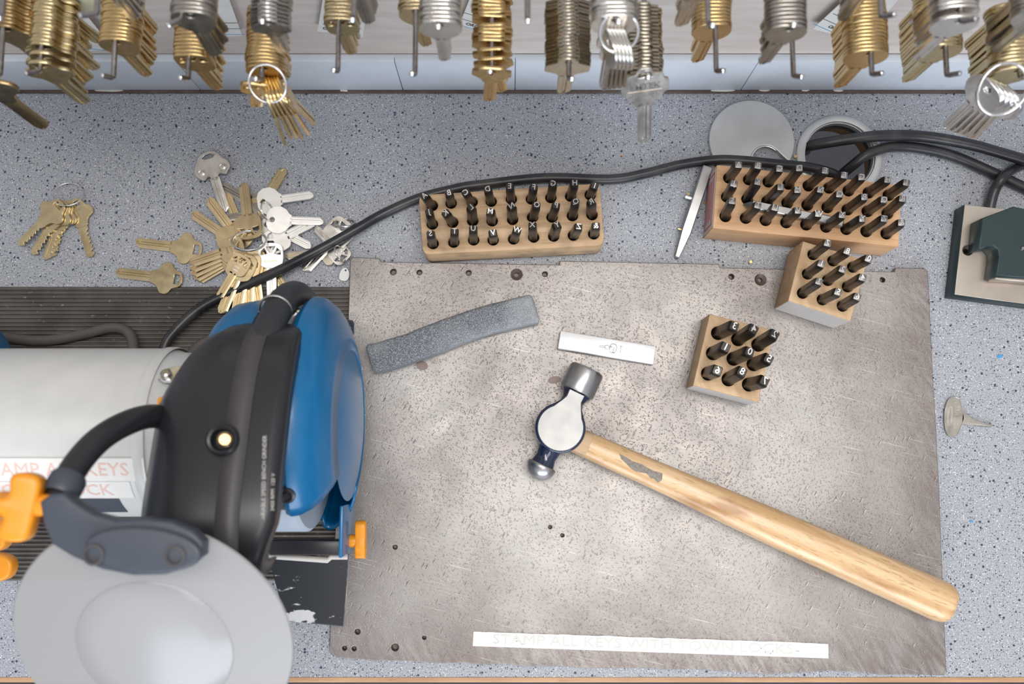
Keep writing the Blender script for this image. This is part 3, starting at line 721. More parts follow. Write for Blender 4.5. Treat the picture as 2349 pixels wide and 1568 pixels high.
xs_ = sorted(set([.0047]+[p[0] for p in prof]+[.01*k for k in range(1, 28)]))
o = obj('handle', loft([ring(x, *smoothp(prof, x)) for x in xs_ if x >= .0045], smooth=40), M['ash'], ham); o.matrix_local = Mhd
o = obj('handle_collar', loft([ring(x, a_, b_) for x, a_, b_ in ((-.012, .0098, .0082), (.003, .0104, .0092), (.0046, .0106, .0094))], smooth=40), M['ash_collar'], ham); o.matrix_local = Mhd
# torn grey residue on the handle
pt_ = [(.028, .0035), (.034, .0030), (.040, .0022), (.047, .0030), (.052, .0022), (.057, .0020), (.0645, .0030), (.066, -.0018), (.064, -.0052), (.0600, -.0035), (.0575, -.0042), (.0530, -.0020), (.046, -.0040), (.041, -.0035), (.036, -.0015), (.031, .0002)]
bm = bmesh.new(); me = poly(pt_, (), 0, .0003)
for v in me.vertices:
    ry, rz = smoothp(prof, v.co.x); t_ = min(.95, abs(v.co.y)/ry); v.co.z += rz*(1-t_**2.4)**(1/2.4) - .00005
o = obj('residue_patch', me, M['grey_patch'], ham); o.matrix_local = Mhd


# ---------------------------------------------------------------- keys
def sym(right):      # right half from top to bottom -> closed outline
    return right + [(-x, y) for x, y in right[::-1]]
KT = .0021
BOWS = {   # outline, holes, shoulder y, blade width, blade length   (in cm, hole at the origin, blade towards -y)
 'fan': (chaikin(sym([(.35, .42), (.85, .30), (1.05, -.05), (1.08, -.9), (1.0, -1.45), (.62, -1.68), (.42, -1.75)]), 2),
         [[(-.42, .12), (.42, .12), (.10, -.42), (-.10, -.42)], [(.55, -.02), (.85, -.30), (.85, -.62), (.28, -.52)], [(-.55, -.02), (-.28, -.52), (-.85, -.62), (-.85, -.30)]], -1.7, .80, 2.9),
 'loop': (chaikin(sym([(.30, .40), (.62, .22), (.74, -.20), (.86, -.42), (1.22, -.62), (1.34, -.95), (1.28, -1.30), (.98, -1.48), (.72, -1.62), (.56, -1.95), (.50, -2.3)]), 2),
         [[(-.36, .14), (.36, .14), (.42, -.30), (-.42, -.30)]], -2.25, .84, 3.0),
 'round': (chaikin(sym([(.45, .42), (.88, .22), (1.16, -.30), (1.14, -.85), (.85, -1.30), (.50, -1.62), (.42, -1.8)]), 2),
         [circ(0, 0, .26, 14)], -1.75, .78, 2.9),
 'oct': (sym([(.42, .48), (.90, .30), (1.20, -.15), (1.24, -.75), (.98, -1.22), (.58, -1.52), (.46, -1.72)]),
         [circ(0, -.02, .24, 14)], -1.7, .74, 2.9),
 'hex': (sym([(.32, .42), (.40, .22), (.58, .20), (.62, -.10), (1.30, -.45), (1.32, -1.15), (.55, -1.55), (.45, -1.78), (.40, -1.8)]),
         [circ(0, 0, .2, 12)], -1.78, .82, 2.6),
 'tee': (sym([(.40, .40), (.75, .38), (.80, .05), (1.12, -.02), (1.16, -.52), (.85, -.80), (.62, -1.0), (.50, -1.35), (.42, -1.4)]),
         [circ(0, 0, .24, 12)], -1.35, .78, 2.9),
 'wing': (sym([(.22, .46), (.34, .42), (.50, .12), (.58, .05), (.98, .00), (1.04, -.06), (1.08, -.30), (1.14, -.38), (1.34, -.46), (1.38, -.54), (1.38, -1.16), (1.33, -1.24), (1.16, -1.34), (1.10, -1.42), (1.02, -1.72), (.96, -1.80), (.66, -1.84), (.60, -1.90), (.56, -2.2)]),
         [[(-.34, .12), (.34, .12), (.42, -.16), (-.42, -.16)]], -2.1, .82, 3.1),
 'dome': (chaikin(sym([(.50, .45), (1.05, .15), (1.28, -.40), (1.22, -1.0), (.85, -1.45), (.60, -1.62), (.56, -1.9), (.44, -1.95)]), 2),
         [circ(0, 0, .22, 12)], -1.9, .80, 2.9),
 'car': (chaikin([(-.35, .42), (.35, .45), (.72, .20), (.95, -.30), (1.32, -.62), (1.34, -1.12), (1.10, -1.30), (.86, -1.60), (.58, -1.42), (.30, -1.35), (.28, -1.75), (-.28, -1.75), (-.30, -1.35), (-.58, -1.42), (-.86, -1.60), (-1.10, -1.30), (-1.32, -1.05), (-1.26, -.55), (-.95, -.15), (-.72, .22)], 2),
         [[(-.52, .10), (-.20, .24), (.22, .24), (.52, .08), (.30, -.08), (-.30, -.08)]], -1.7, .70, 2.7),
}
def blade_mesh(wd, Ln, cut=False, short=.32):
    if cut:
        pts = [(wd/2, 0), (wd/2, -.45)]; n_ = 6; st_ = (Ln-.45-.35)/n_
        for i in range(n_):
            dpt = random.choice((.10, .18, .26, .32)); y = -.45-i*st_
            pts += [(wd/2-dpt*.3, y-st_*.1), (wd/2-dpt, y-st_*.35), (wd/2-dpt, y-st_*.65), (wd/2-dpt*.3, y-st_*.95)]
        pts += [(wd/2-.1, -Ln+.30), (0, -Ln), (-wd/2+.12, -Ln+.05), (-wd/2, -Ln+.22), (-wd/2, 0)]
        me = poly([(x/100, y/100) for x, y in pts], (), -KT*.42, KT*.42, .00015)
        g_ = box(-wd/4/100-.0002, -Ln*.5/100, KT*.42, .0012, Ln*.0088, .0003)
        bm = bmesh.new(); bm.from_mesh(me); bm.from_mesh(g_); bm.to_mesh(me); bm.free(); return me
    h_ = KT/2*100; g = h_*.35
    sec = [(-.5, -h_), (-.5, h_), (-.16, h_), (-.10, g), (.06, g), (.14, h_), (.32, h_), (.5, h_*.7), (.5, -h_), (.22, -h_), (.16, -g), (-.02, -g), (-.10, -h_)]
    rings = []
    for y, k, ox in ((0, 1, 0), (-(Ln-short), 1, 0), (-(Ln-.02), .38, -.10), (-Ln, .25, -.10)):
        rings.append([(((x*k)+ox)*wd/100, y/100, z/100) for x, z in sec])
    return loft(rings, smooth=None)
def make_key(kind, mat, cut=False):
    out, holes, sy, bw_, bl = BOWS[kind]
    e = empty('key')
    me = poly([(x/100, y/100) for x, y in out], [[(x/100, y/100) for x, y in h] for h in holes], -KT/2, KT/2, .00022, 1)
    obj('bow', me, M[mat], e)
    o = obj('blade', blade_mesh(bw_, bl, cut), M[mat], e); o.location.y = (sy+.12)/100
    e['klen'] = (-sy-.12+bl)/100
    if kind == 'car':
        for x_ in (-.80, .80):
            o = obj('embossed_wheel', revolve([(KT/2, .0031), (KT/2+.0004, .0029), (KT/2+.0004, .0023), (KT/2, .0021), (KT/2+.0004, .0015), (KT/2+.0004, .0008), (KT/2, .0006)], 'z', 20), M[mat], e); o.location = (x_/100, -.0098, 0)
        o = obj('embossed_outline', tube([(x/100*.88, y/100*.88-.0006, KT/2) for x, y in out[::3]], .0003, 6, True), M[mat], e)
    return e
PROTO = {}
def key(kind, mat, cut=False):
    k_ = (kind, mat, cut)
    if k_ not in PROTO: PROTO[k_] = make_key(*k_); PROTO[k_]['used'] = 0; return PROTO[k_]
    return copy_tree(PROTO[k_])
def finish(e, label, group=None):
    for k_ in ('used',):
        if k_ in e: del e[k_]
    return tag(e, label, 'key', group)
def set_axes(e, origin, down, normal, scale=1.0):
    y = -Vector(down).normalized(); n_ = Vector(normal); n_ = (n_-y*n_.dot(y)).normalized(); x = y.cross(n_)
    m = Matrix((x, y, n_)).transposed().to_4x4(); e.matrix_basis = Matrix.Translation(origin) @ m @ Matrix.Scale(scale, 4)
def lay(kind, mat, hole, tip, z, label, group=None, cut=False, flip=False, dz=0.0, norm=(0, 0, 1), zt=None):
    e = key(kind, mat, cut); A, B = W(*hole, z), W(*tip, zt if zt is not None else z)
    s_ = (B-A).length/e['klen']; s_ = min(1.2, max(.8, s_)); set_axes(e, A, B-A, norm, s_)
    return finish(e, label, group)
def text_on(e, txt, y, size, mat, z=KT/2, rot=0.0, name='stamped_lettering'):
    o = obj(name, text_mesh(txt, size, .00012, .00004), M[mat], e); o.location = (0, y, z+.0001); o.rotation_euler.z = rot; return o
Z0 = KT/2+.0001
# loose pair of loop-bow blanks
lay('loop', 'brass_pale', (453, 573), (312, 556), Z0, 'loose pale brass key blank, upper one of the two lying side by side')
lay('loop', 'brass_pale', (408, 641), (267, 625), Z0+.0022, 'loose pale brass key blank overlapping the edge of the ribbed mat', zt=Z0+.0006)
# ring of cut keys
def ringobj(c_, r, wire, normal, label, cat='key ring', mat='bright', turns=2):
    n_ = Vector(normal).normalized(); a_ = n_.cross(Vector((0, 0, 1)))
    a_ = a_.normalized() if a_.length > .1 else Vector((1, 0, 0)); b_ = n_.cross(a_); N_ = 40*turns
    pts = [a_*cos(2*pi*k/40)*r+b_*sin(2*pi*k/40)*r+n_*(wire*1.9*(k/N_-.5)) for k in range(N_+1)]
    o = tag(obj('key_ring', tube(pts, wire, 8), M[mat]), label, cat); o.location = c_; return o
ringobj(W(156, 446, .0062), .0118, .0005, (.12, .35, 1), 'thin round key ring holding cut brass keys at the end of the counter')
cuts = [((136, 470), (46, 563), 'outermost cut brass key on the round ring, pointing furthest toward the corner'), ((146, 472), (77, 585), 'second cut brass key on the round ring, with a bright streak'), ((152, 472), (107, 596), 'third cut brass key on the round ring, with the brightest streak'),
        ((158, 470), (120, 590), 'fourth cut brass key on the round ring, mostly under the third one'), ((173, 466), (212, 589), 'cut brass key splayed away from the others on the round ring')]
for i, (h_, t_, lb) in enumerate(cuts):
    zz = {0: .0086, 1: .0064, 2: .0042, 3: .0020, 4: .0012}[i]
    lay('loop' if i < 4 else 'loop', 'brass_pale', h_, t_, zz+.001, lb, cut=True, zt=Z0+ (.0044 if i == 0 else .0022 if i == 1 else .0004))
# heap in the middle of the counter
def kl(*a, **k): return lay(*a, **k)
kl('car', 'nickel', (479, 362), (518, 487), .0062, 'silver key with a car-shaped bow and two embossed wheels on top of the heap', zt=.0022)
kl('fan', 'nickel_dark', (612, 484), (501, 424), Z0, 'dull silver key under the heap, its blade crossing the car-shaped key')
kl('round', 'brass_pale', (583, 498), (653, 386), .0022, 'key whose blade points up and away behind the white keys')
kl('round', 'nickel_dark', (596, 488), (522, 500), .0042, 'dull key lying flat under the white round key')
kl('round', 'brass_flat', (556, 560), (478, 456), .0048, 'golden key pointing toward the car-shaped key tip')
kl('round', 'brass_flat', (540, 556), (441, 489), .0072, 'golden key above it in the fan, nearly touching the loose blanks', zt=.0050)
kl('fan', 'brass_flat', (572, 538), (559, 420), .0094, 'brass key with its blade standing straight away from the viewer', zt=.0044)
kl('fan', 'brass_flat', (560, 545), (520, 445), .0024, 'brass key half hidden between two golden keys of the fan')
kl('oct', 'white_key', (603, 463), (719, 446), .0070, 'bright white octagonal key, the one furthest from the mat', zt=.0050)
kl('oct', 'white_key', (624, 504), (742, 508), .0092, 'bright white octagonal key in the middle, with a wire ring through it', zt=.0056)
kl('oct', 'white_key', (612, 515), (714, 566), .0030, 'white key mostly under the middle octagonal key, serrated blade tip showing')
kl('fan', 'white_key', (618, 560), (729, 504), .0072, 'bright white fan-bow key crossing under the middle white key', zt=.0032)
e = kl('fan', 'white_key', (621, 568), (624, 688), .0112, 'cream white key with a fan of holes passing under the long cable', zt=.0060); text_on(e, 'OGK 5440', -.0115, .0024, 'brass_pale')
kl('fan', 'brass_pale', (604, 580), (656, 668), .0040, 'pale brass key behind the cream white key, near the black hose')
ords = ['first', 'second', 'third', 'fourth', 'fifth', 'sixth', 'seventh', 'eighth', 'ninth', 'tenth', 'eleventh', 'twelfth', 'thirteenth', 'fourteenth', 'fifteenth', 'sixteenth', 'seventeenth', 'eighteenth', 'nineteenth', 'twentieth']
for i, (tx, ty) in enumerate(((437, 604), (438, 618), (441, 630), (447, 640), (455, 645))):
    k_ = kl('fan', 'brass_flat', (549-i*.5, 566+i*6), (tx, ty), .0150-i*.0023, f'{ords[i]} from the top of the golden keys fanned toward the loose blanks', 'golden keys fanned sideways', zt=.0105-i*.0021)
    if i == 0: text_on(k_, 'ILCO', -.0070, .0026, 'brass_dark'); text_on(k_, '5440', -.0105, .0026, 'brass_dark')
for i, (tx, ty) in enumerate(((502, 684), (508, 719), (541, 731), (571, 722), (596, 712))):
    k_ = kl('fan', 'brass_flat' if i != 1 else 'brass_pale', (556+i*6, 594-i*2), (tx, ty), .0155-i*.0023, f'{ords[i]} from the top of the brass keys fanned onto the mat under the cable', 'brass keys fanned onto the mat', zt=.0118-i*.0019)
    if i == 0: text_on(k_, 'OGK', -.0095, .0026, 'white_key'); text_on(k_, '5440', -.0128, .0026, 'white_key')
ringobj(W(572, 552, .0175), .0135, .00075, (.1, .62, .75), 'large double wire key ring on the heap of brass keys')
ringobj(W(613, 484, .0135), .0078, .0006, (.85, .1, .35), 'small wire ring linking the two octagonal white keys')
# silver keys past the cable
e = kl('fan', 'nickel', (791, 518), (698, 622), .0052, 'silver key with curved lettering passing under the long black cable', zt=.0022); text_on(e, 'ABUS', -.0062, .0034, 'white_key')
kl('loop', 'nickel_warm', (776, 575), (655, 590), .0028, 'silver key with ridged blade beside the cream white key', zt=.0018)
kl('fan', 'nickel', (788, 592), (745, 545), .0046, 'small silver key under the thin rings near the plate corner')
ringobj(W(791, 511, .0085), .0082, .0006, (.05, .75, .6), 'double key ring lying flat at the head of the lettered silver key', mat='nickel')
ringobj(W(780, 582, .0105), .0075, .0005, (.9, .3, .35), 'thin upright ring by the corner of the steel plate', mat='nickel')
e = empty('key_tag', W(790, 632, .0030), 'small white oval tag next to the corner of the steel plate', 'tag')
obj('tag_body', poly(chaikin([(-.004, -.0045), (.0035, -.0045), (.0045, .003), (.001, .007), (-.0025, .006), (-.0045, .001)], 2), [circ(.0005, .0045, .0008, 10)], -.0006, .0006, .0003), M['paper'], e); e.rotation_euler = (.12, .1, -.1)
# small key alone
zz = .0011; A = W(2187, 955, zz)
e = empty('key', A, 'small silver key with a long oval embossed bow, alone on the counter', 'key'); e.rotation_euler.z = R(-8)
ov = chaikin([(-.0050, .0155), (.0038, .0168), (.0066, .0060), (.0090, .0), (.0066, -.0070), (.0040, -.0165), (-.0048, -.0165), (-.0078, -.0060), (-.0080, .0060)], 2)
obj('bow', poly(ov, (), -.0009, .0009, .0003), M['nickel_dark'], e)
obj('raised_rim', tube([(x*.97, y*.985, .0009) for x, y in ov], .00035, 6, True), M['nickel'], e)
obj('blade', poly([(.0068, -.0048), (.0145, -.0050), (.030, -.0044), (.0318, -.0035), (.0312, -.0020), (.0200, -.0008), (.0145, .0010), (.0120, .0030), (.0068, .0055)], (), -.0009, .0009, .0003), M['nickel_dark'], e)
obj('blade_groove', box(.020, -.0037, .0009, .018, .0009, .0004), M['nickel'], e)
for tx_, x_, y_, sz_ in (('Ilco', .0022, -.0060, .0052), ('1EB3', .0022, .0050, .0042), ('USA', .0000, .0118, .0022)):
    o = obj('embossed_lettering', text_mesh(tx_, sz_, .00025), M['nickel'], e); o.location = (x_, y_, .0010); o.rotation_euler.z = pi/2
o = obj('embossed_plate', poly(chaikin([(-.0050, -.008), (-.0012, -.008), (-.0012, .008), (-.0050, .008)], 2), [chaikin([(-.0044, -.0074), (-.0018, -.0074), (-.0018, .0074), (-.0044, .0074)], 2)], .0008, .0012), M['nickel'], e)

# ---------------------------------------------------------------- hooks on the board and hanging keys
LZ, UZ = .233, .285
hook_n = [0]
WORDS = {}
def hook(px, py, tip, z, label, row):
    """L-shaped wire hook; px,py = the bend, tip = the turned-up end"""
    B = W(px, py, z); T = W(tip[0], tip[1], z+.006); T = B+(T-B)*1.0
    pts = [Vector((B.x, WALL+.004, z+.002)), Vector((B.x, B.y+.02, z+.0005)), Vector((B.x, B.y+.002, z)), B+Vector((0, .0003, .0002)), B+(T-B)*.18, T]
    e = empty('peg_hook', (B.x, WALL, z), label, 'hook', row)
    path = [p-Vector((B.x, WALL, z)) for p in pts]
    obj('hook_wire', tube(path, .0015, 12), M['wire'], e)
    o = obj('polished_tip', revolve([(0, .0015), (.0004, .0014), (.0008, .0009), (.0009, 0)], 'z', 12), M['bright'], e)
    dq = Vector((0, 0, 1)).rotation_difference((path[-1]-path[-2]).normalized()); o.matrix_local = Matrix.Translation(path[-1]) @ dq.to_matrix().to_4x4()
    return B
def hang(kind, mat, x, y, z, label, group, yaw=0.0, swing=0.0, pitch=0.0, sc=1.0):
    e = key(kind, mat)
    m = Matrix.Translation((x, y, z)) @ Matrix.Rotation(yaw, 4, 'Z') @ Matrix.Rotation(pi/2+pitch, 4, 'X') @ Matrix.Rotation(swing, 4, 'Z') @ Matrix.Scale(sc, 4)
    e.matrix_basis = m; return finish(e, label, group)
MN = {'brass': 'golden', 'brass_pale': 'pale brass', 'brass_dark': 'antique brass', 'nickel': 'silver', 'nickel_dark': 'dull silver', 'nickel_warm': 'warm silver', 'brass_flat': 'golden'}
def stack(hx, z, front_py, count, kind, mat, where, yaw=0.0, swing=0.0, pitch=0.0, gaps=(), jit=.05, sc=1.0, xoff=0.0, pit=.00225, mats=None):
    """keys threaded on a hook, from the front one towards the wall"""
    y = W(1174, front_py, z).y; n_ = 0
    for i in range(count):
        if i in gaps: y += .0035
        mt = mats[i % len(mats)] if mats else mat
        lb = f'{ords[n_]} {MN[mt]} key from the front {where}'
        if y > WALL-.006: break
        hang(kind, mt, hx+xoff+random.uniform(-.0005, .0005), y, z-.0010, lb, f'{MN[mat]} keys {where}', yaw+random.uniform(-jit, jit)*.25, swing+random.uniform(-jit, jit), pitch+random.uniform(-.01, .01), sc)
        y += pit; n_ += 1
def aim(kind, mat, hole, zh, tip, label, normal, group=None, sc=1.0):
    e = key(kind, mat); Lk = e['klen']*sc; A = W(*hole, zh); z = zh-.0002; best = None
    zz = zh
    while zz > zh-Lk-.002:
        d_ = (W(*tip, zz)-A).length
        if best is None or abs(d_-Lk) < best[0]: best = (abs(d_-Lk), zz)
        zz -= .0005
    B = W(*tip, best[1]); set_axes(e, A, B-A, normal, sc); return finish(e, label, group)

low = [  # bend px, tip px, keys front py, count, kind, material, description
 ((0, 172), (-25, 178), 62, 12, 'loop', 'brass_dark', 'on the corner hook', .0, .0, {}),
 ((92, 163), (60, 168), 146, 17, 'loop', 'brass_pale', 'on the big pale stack', .10, .05, {'gaps': (1, 2), 'jit': .12, 'sc': 1.05}),
 ((260, 179), (235, 173), 92, 16, 'round', 'brass', 'on the lower hook beside the big pale stack', .08, .0, {}),
 ((432, 181), (413, 178), 128, 16, 'fan', 'brass', 'on the lower hook over the car-shaped key', .0, .0, {}),
 ((600, 182), (585, 180), 152, 17, 'round', 'brass', 'on the lower hook with the golden bunch', .0, .05, {}),
 ((775, 163), (764, 160), 45, 9, 'fan', 'brass_pale', 'on the mostly bare lower hook', .0, .05, {'sc': .92}),
 ((952, 170), (944, 168), 22, 6, 'round', 'brass_pale', 'behind the silver block-shaped stack', .0, .05, {'sc': .95}),
 ((1128, 168), (1124, 163), 160, 20, 'tee', 'brass', 'above the worn punch block', .0, .03, {'jit': .16, 'gaps': (1, 2, 3, 8)}),
 ((1305, 178), (1313, 181), 138, 18, 'hex', 'nickel_warm', 'on the lower hook of wide six-sided keys', .0, .0, {'jit': .02}),
 ((1481, 178), (1488, 176), 172, 20, 'wing', 'nickel_warm', 'behind the large winged key', .0, .0, {'sc': .82, 'jit': .07}),
 ((1643, 163), (1660, 162), 58, 10, 'round', 'brass', 'above the grommet cover', -.25, -.05, {}),
 ((1820, 174), (1840, 176), 15, 6, 'tee', 'brass', 'behind the silver round stack', .0, .0, {'sc': .8}),
 ((2000, 171), (2024, 168), 118, 17, 'dome', 'brass', 'over the grommet ring', -.1, -.05, {'jit': .015}),
 ((2172, 173), (2202, 168), 105, 17, 'dome', 'brass_pale', 'next to the domed golden stack', -.1, -.05, {'jit': .02}),
 ((2340, 176), (2365, 172), 158, 18, 'dome', 'brass_pale', 'on the lower hook nearest the clamp', -.1, -.08, {}),
]
hname = ['at the corner, largely outside view', 'carrying the big pale brass stack', 'beside the big pale brass stack', 'above the car-shaped key', 'carrying the golden bunch on a ring', 'mostly bare, above the long cable', 'bare and long, behind the silver block-shaped stack', 'above the worn punch block', 'of the wide six-sided keys',
         'carrying the large winged key', 'above the loose grommet cover', 'behind the silver round stack', 'with the domed golden keys', 'with domed pale keys, next to last', 'nearest the steel clamp base']
for i, (b_, t_, fy, ct_, kd, mt, wh, sw, yw, kw) in enumerate(low):
    B = hook(b_[0], b_[1], t_, LZ, f'lower row wire peg hook {hname[i]}', 'lower row of peg hooks')
    stack(B.x, LZ, fy, ct_, kd, mt, wh, yaw=-yw*0, swing=sw*.0, **kw)
up = [
 ((4, 38), (-2, 42), None, 0, 'loop', 'nickel', '', {}),
 ((222, 32), (184, 36), -62, 7, 'round', 'nickel', 'on the upper hook between two big brass stacks', {}),
 ((416, 43), (386, 58), 30, 8, 'round', 'nickel_dark', 'on the upper hook over the fan-bow stack', {'xoff': .004}),
 ((612, 50), (600, 48), 48, 9, 'hex', 'nickel', 'on the upper hook above the golden bunch', {'sc': .78, 'jit': .02}),
 ((812, 40), (808, 46), -50, 7, 'round', 'nickel_dark', 'above the mostly bare lower hook', {}),
 ((1008, 62), (1005, 60), 52, 8, 'oct', 'nickel', 'on the block-shaped silver stack', {'sc': .9, 'jit': .02}),
 ((1210, 44), (1211, 48), None, 0, 'fan', 'nickel', '', {}),
 ((1412, 50), (1420, 48), 40, 8, 'oct', 'nickel', 'on the upper hook with the round ring', {}),
 ((1625, 55), (1636, 58), -42, 6, 'fan', 'nickel_warm', 'on the upper hook before the grommet cover', {'xoff': -.003}),
 ((1812, 58), (1822, 56), 62, 10, 'dome', 'nickel_dark', 'on the upper hook of round dull silver keys', {'sc': .85}),
 ((2022, 38), (2052, 33), -60, 6, 'round', 'nickel_dark', 'above the domed golden keys', {}),
 ((2205, 50), (2238, 43), 42, 9, 'dome', 'nickel', 'on the upper hook with the round disc-like key', {'sc': .95, 'gaps': (1,)}),
 ((2400, 60), (2420, 55), 20, 8, 'dome', 'nickel_dark', 'on the last upper hook by the clamp base', {}),
]
uname = ['at the corner, upper row', 'between two big brass stacks', 'over the golden fan-bow stack', 'above the golden bunch', 'above the mostly bare lower hook', 'of the block-shaped silver keys', 'bare, above the antique golden stack', 'with the round silver ring', 'in front of the shaded board patch', 'of the round dull silver keys', 'above the domed golden keys', 'with the disc-like silver key', 'beyond the clamp base']
for i, (b_, t_, fy, ct_, kd, mt, wh, kw) in enumerate(up):
    B = hook(b_[0], b_[1], t_, UZ, f'upper row wire peg hook {uname[i]}', 'upper row of peg hooks')
    if ct_: stack(B.x, UZ, fy, ct_, kd, mt, wh, **kw)
# the large winged key at the front of its hook
e = aim('wing', 'nickel', (1479, 170), LZ+.004, (1478, 326), 'large silver winged key facing the viewer at the front of the longest stack', (0, -.55, .83), sc=1.0)
text_on(e, 'EMTEK', -.0078, .0058, 'wire'); text_on(e, 'ASSA ABLOY', -.0140, .0032, 'nickel_dark')
obj('engraved_rule', box(0, -.0110, KT/2+.0001, .020, .0003, .0002), M['nickel_warm'], e)
aim('loop', 'brass_dark', (-48, 178), LZ+.012, (104, 292), 'big dull brass key hanging in front at the very corner', (-.1, -.5, .8), sc=1.12)
# golden bunch on a ring
RC = W(614, 192, LZ-.002)
ringobj(RC, .0108, .0007, (-.05, -.55, .8), 'large bright ring holding a bunch of golden keys from the lower hook')
hb = [((586, 224), (592, 242)), ((608, 206), (655, 333)), ((616, 206), (668, 316)), ((624, 205), (681, 314)), ((632, 204), (694, 318)), ((640, 204), (708, 306)), ((648, 206), (722, 282))]
for i, (h_, t_) in enumerate(hb[1:]):
    aim('fan', 'brass', h_, LZ-.010-i*.0004, t_, f'{ords[i]} golden key of the bunch on the ring, counted from the corner side', (-.92+.06*i, -.2, .35), 'golden keys on the ring', sc=.98)
aim('fan', 'brass', (592, 196), LZ-.008, (588, 243), 'golden key hanging behind the ring apart from the bunch', (.1, -.9, .3), sc=.95)
ringobj(W(1420, 74, UZ-.004), .0100, .0008, (.05, -.6, .8), 'bright round ring hanging from the upper silver stack')
for i in range(5):
    aim('oct', 'nickel', (1400+i*9, 96+i*1), UZ-.012, (1382+i*11, 203-i*2), f'{ords[i]} silver key on the bright upper ring, from the six-sided keys', (-.9, -.25, .3), 'silver keys on the upper ring', sc=.95)
ringobj(W(2300, 205, LZ+.002), .0145, .0009, (.05, -.5, .85), 'large ring below the last lower hook carrying thin silver keys')
for i in range(5):
    aim('oct', 'bright', (2268+i*11, 204+i*4), LZ-.008, (2170+i*14, 294+i*5), f'{ords[i]} thin silver key on the large ring, counted from the board outward', (-.75, -.45, .4), 'thin silver keys on the large ring', sc=1.0)

# paper tags on the board behind the keys
def paper_tag(corners, label, lines, dy=.004):
    q = [WY(x, y, WALL-dy) for x, y in corners]; cen = sum(q, Vector())/4
    a_ = q[1]-q[0]; an = atan2(a_.z, a_.x)
    e = empty('paper_tag', cen, label, 'tag')
    e.matrix_basis = Matrix.Translation(cen) @ Matrix.Rotation(pi/2, 4, 'X') @ Matrix.Rotation(an, 4, 'Z')
    inv = e.matrix_basis.inverted(); lp_ = [inv @ v for v in q]
    wd = (lp_[1]-lp_[0]).length; bot = min(lp_[2].y, lp_[3].y); pts = [(lp_[0].x, lp_[0].y), (lp_[3].x, lp_[3].y)]
    A_, B_ = lp_[3], lp_[2]
    for k in range(1, 24): p = A_.lerp(B_, k/24); pts.append((p.x, p.y+(.0006 if k % 2 else 0)))
    pts += [(lp_[2].x, lp_[2].y), (lp_[1].x, lp_[1].y)]
    obj('tag_sheet', poly(pts, (), -.0002, .0002), M['paper'], e)
    for k, (tx_, x_) in enumerate(lines):
        y_ = bot+.0095+k*.0085
        if tx_: o = obj('printed_lettering', text_mesh(tx_, .0048, .00005, .0001, align='LEFT'), M['ink'], e); o.location = (lp_[3].x+x_, y_, .0004)
        obj('printed_line', box(0, y_-.0042, .0003, wd*.82, .0004, .0002), M['blue_ink'] if k == 0 else M['ink'], e)
    return e
paper_tag([(750, -60), (852, -50), (832, 86), (728, 72)], 'white paper tag reading ORG and JET behind the mostly bare hook', [('ORG', .004), ('JET', .005), ('S', .007)])
paper_tag([(1100, -60), (1190, -30), (1145, 92), (1054, 56)], 'white paper tag reading ORG and JET beside the antique golden stack', [('ORG', .003), ('JET', .006), ('', 0)])
paper_tag([(1980, -40), (2060, 0), (1975, 96), (1864, 66)], 'white paper tag with a round hole beside the domed golden keys', [('ORG  EFF', .006), ('JET', .008), ('', 0)])
paper_tag([(430, -60), (505, -60), (556, 82), (480, 86)], 'white paper tag reading 8280 behind the fan-bow golden stack', [('  8280', .004), ('   WTD', .004), ('', 0)])
paper_tag([(140, 20), (190, 25), (262, 112), (205, 118)], 'small white tag behind the big pale brass stack', [('', 0)])
o = tag(obj('round_tag', revolve([(0, 0), (0, .0165), (.0012, .0175), (.0024, .0165), (.0024, 0)], 'y', 40), M['cream']), 'round cream plastic tag behind the big pale brass stack', 'tag'); o.location = WY(155, 2, WALL-.045)
o = tag(obj('round_tag', revolve([(0, 0), (0, .0125), (.0012, .0135), (.0024, .0125), (.0024, 0)], 'y', 40), M['cream']), 'small cream plastic tag at the corner behind dark brass keys', 'tag'); o.location = WY(10, 42, WALL-.040)

# ---------------------------------------------------------------- bench grinder
GY, GZ, GR = .021, .115, .085
gr_ = empty('bench_grinder', (-.16, GY, 0), 'blue and black bench grinder with light grey motor, eye shield and orange knobs', 'grinder')
gi = Matrix.Translation((.16, -GY, 0))
def gp(name, me, mat, parent=None, M_=None):
    if M_ is not None: me.transform(M_)
    me.transform(gi); o = obj(name, me, M[mat], parent or gr_); return o
Mc = Matrix.Translation((0, GY, GZ))
# angle: u=y (cos), v=z (sin); the mouth is at the front (a between 133 and 200 degrees left open)
A0, A1 = R(-150), R(132)
def shell(prof, a0=A0, a1=A1, t=.002):
    return solidify(revolve(prof, 'x', 64, a0, a1, smooth=40), t)
gp('wheel_guard', shell([(-.136, .076), (-.135, .0835), (-.132, .0855), (-.1275, .0845), (-.1215, .0795), (-.1165, .0720), (-.1125, .061), (-.1100, .050)]), 'blue', None, Mc)
gp('guard_side_cover', revolve([(-.1105, .0520), (-.1085, .042), (-.1065, .030), (-.1052, .016), (-.1048, .0)], 'x', 48, smooth=40), 'blue', None, Mc)
gp('inner_guard', shell([(-.163, .074), (-.164, .081), (-.170, .083), (-.182, .081), (-.190, .074), (-.192, .060), (-.193, .0)]), 'blue', None, Mc)
gp('steel_band', shell([(-.164, .0800), (-.136, .0800)]), 'brushed', None, Mc)
hose = [Vector((-.149+.002*sin(k*.2), GY+.088*cos(a_), GZ+.088*sin(a_))) for k, a_ in enumerate([R(-60+k*8) for k in range(18)])]
gp('rubber_band', tube(hose, .0092, 18), 'black_matt')
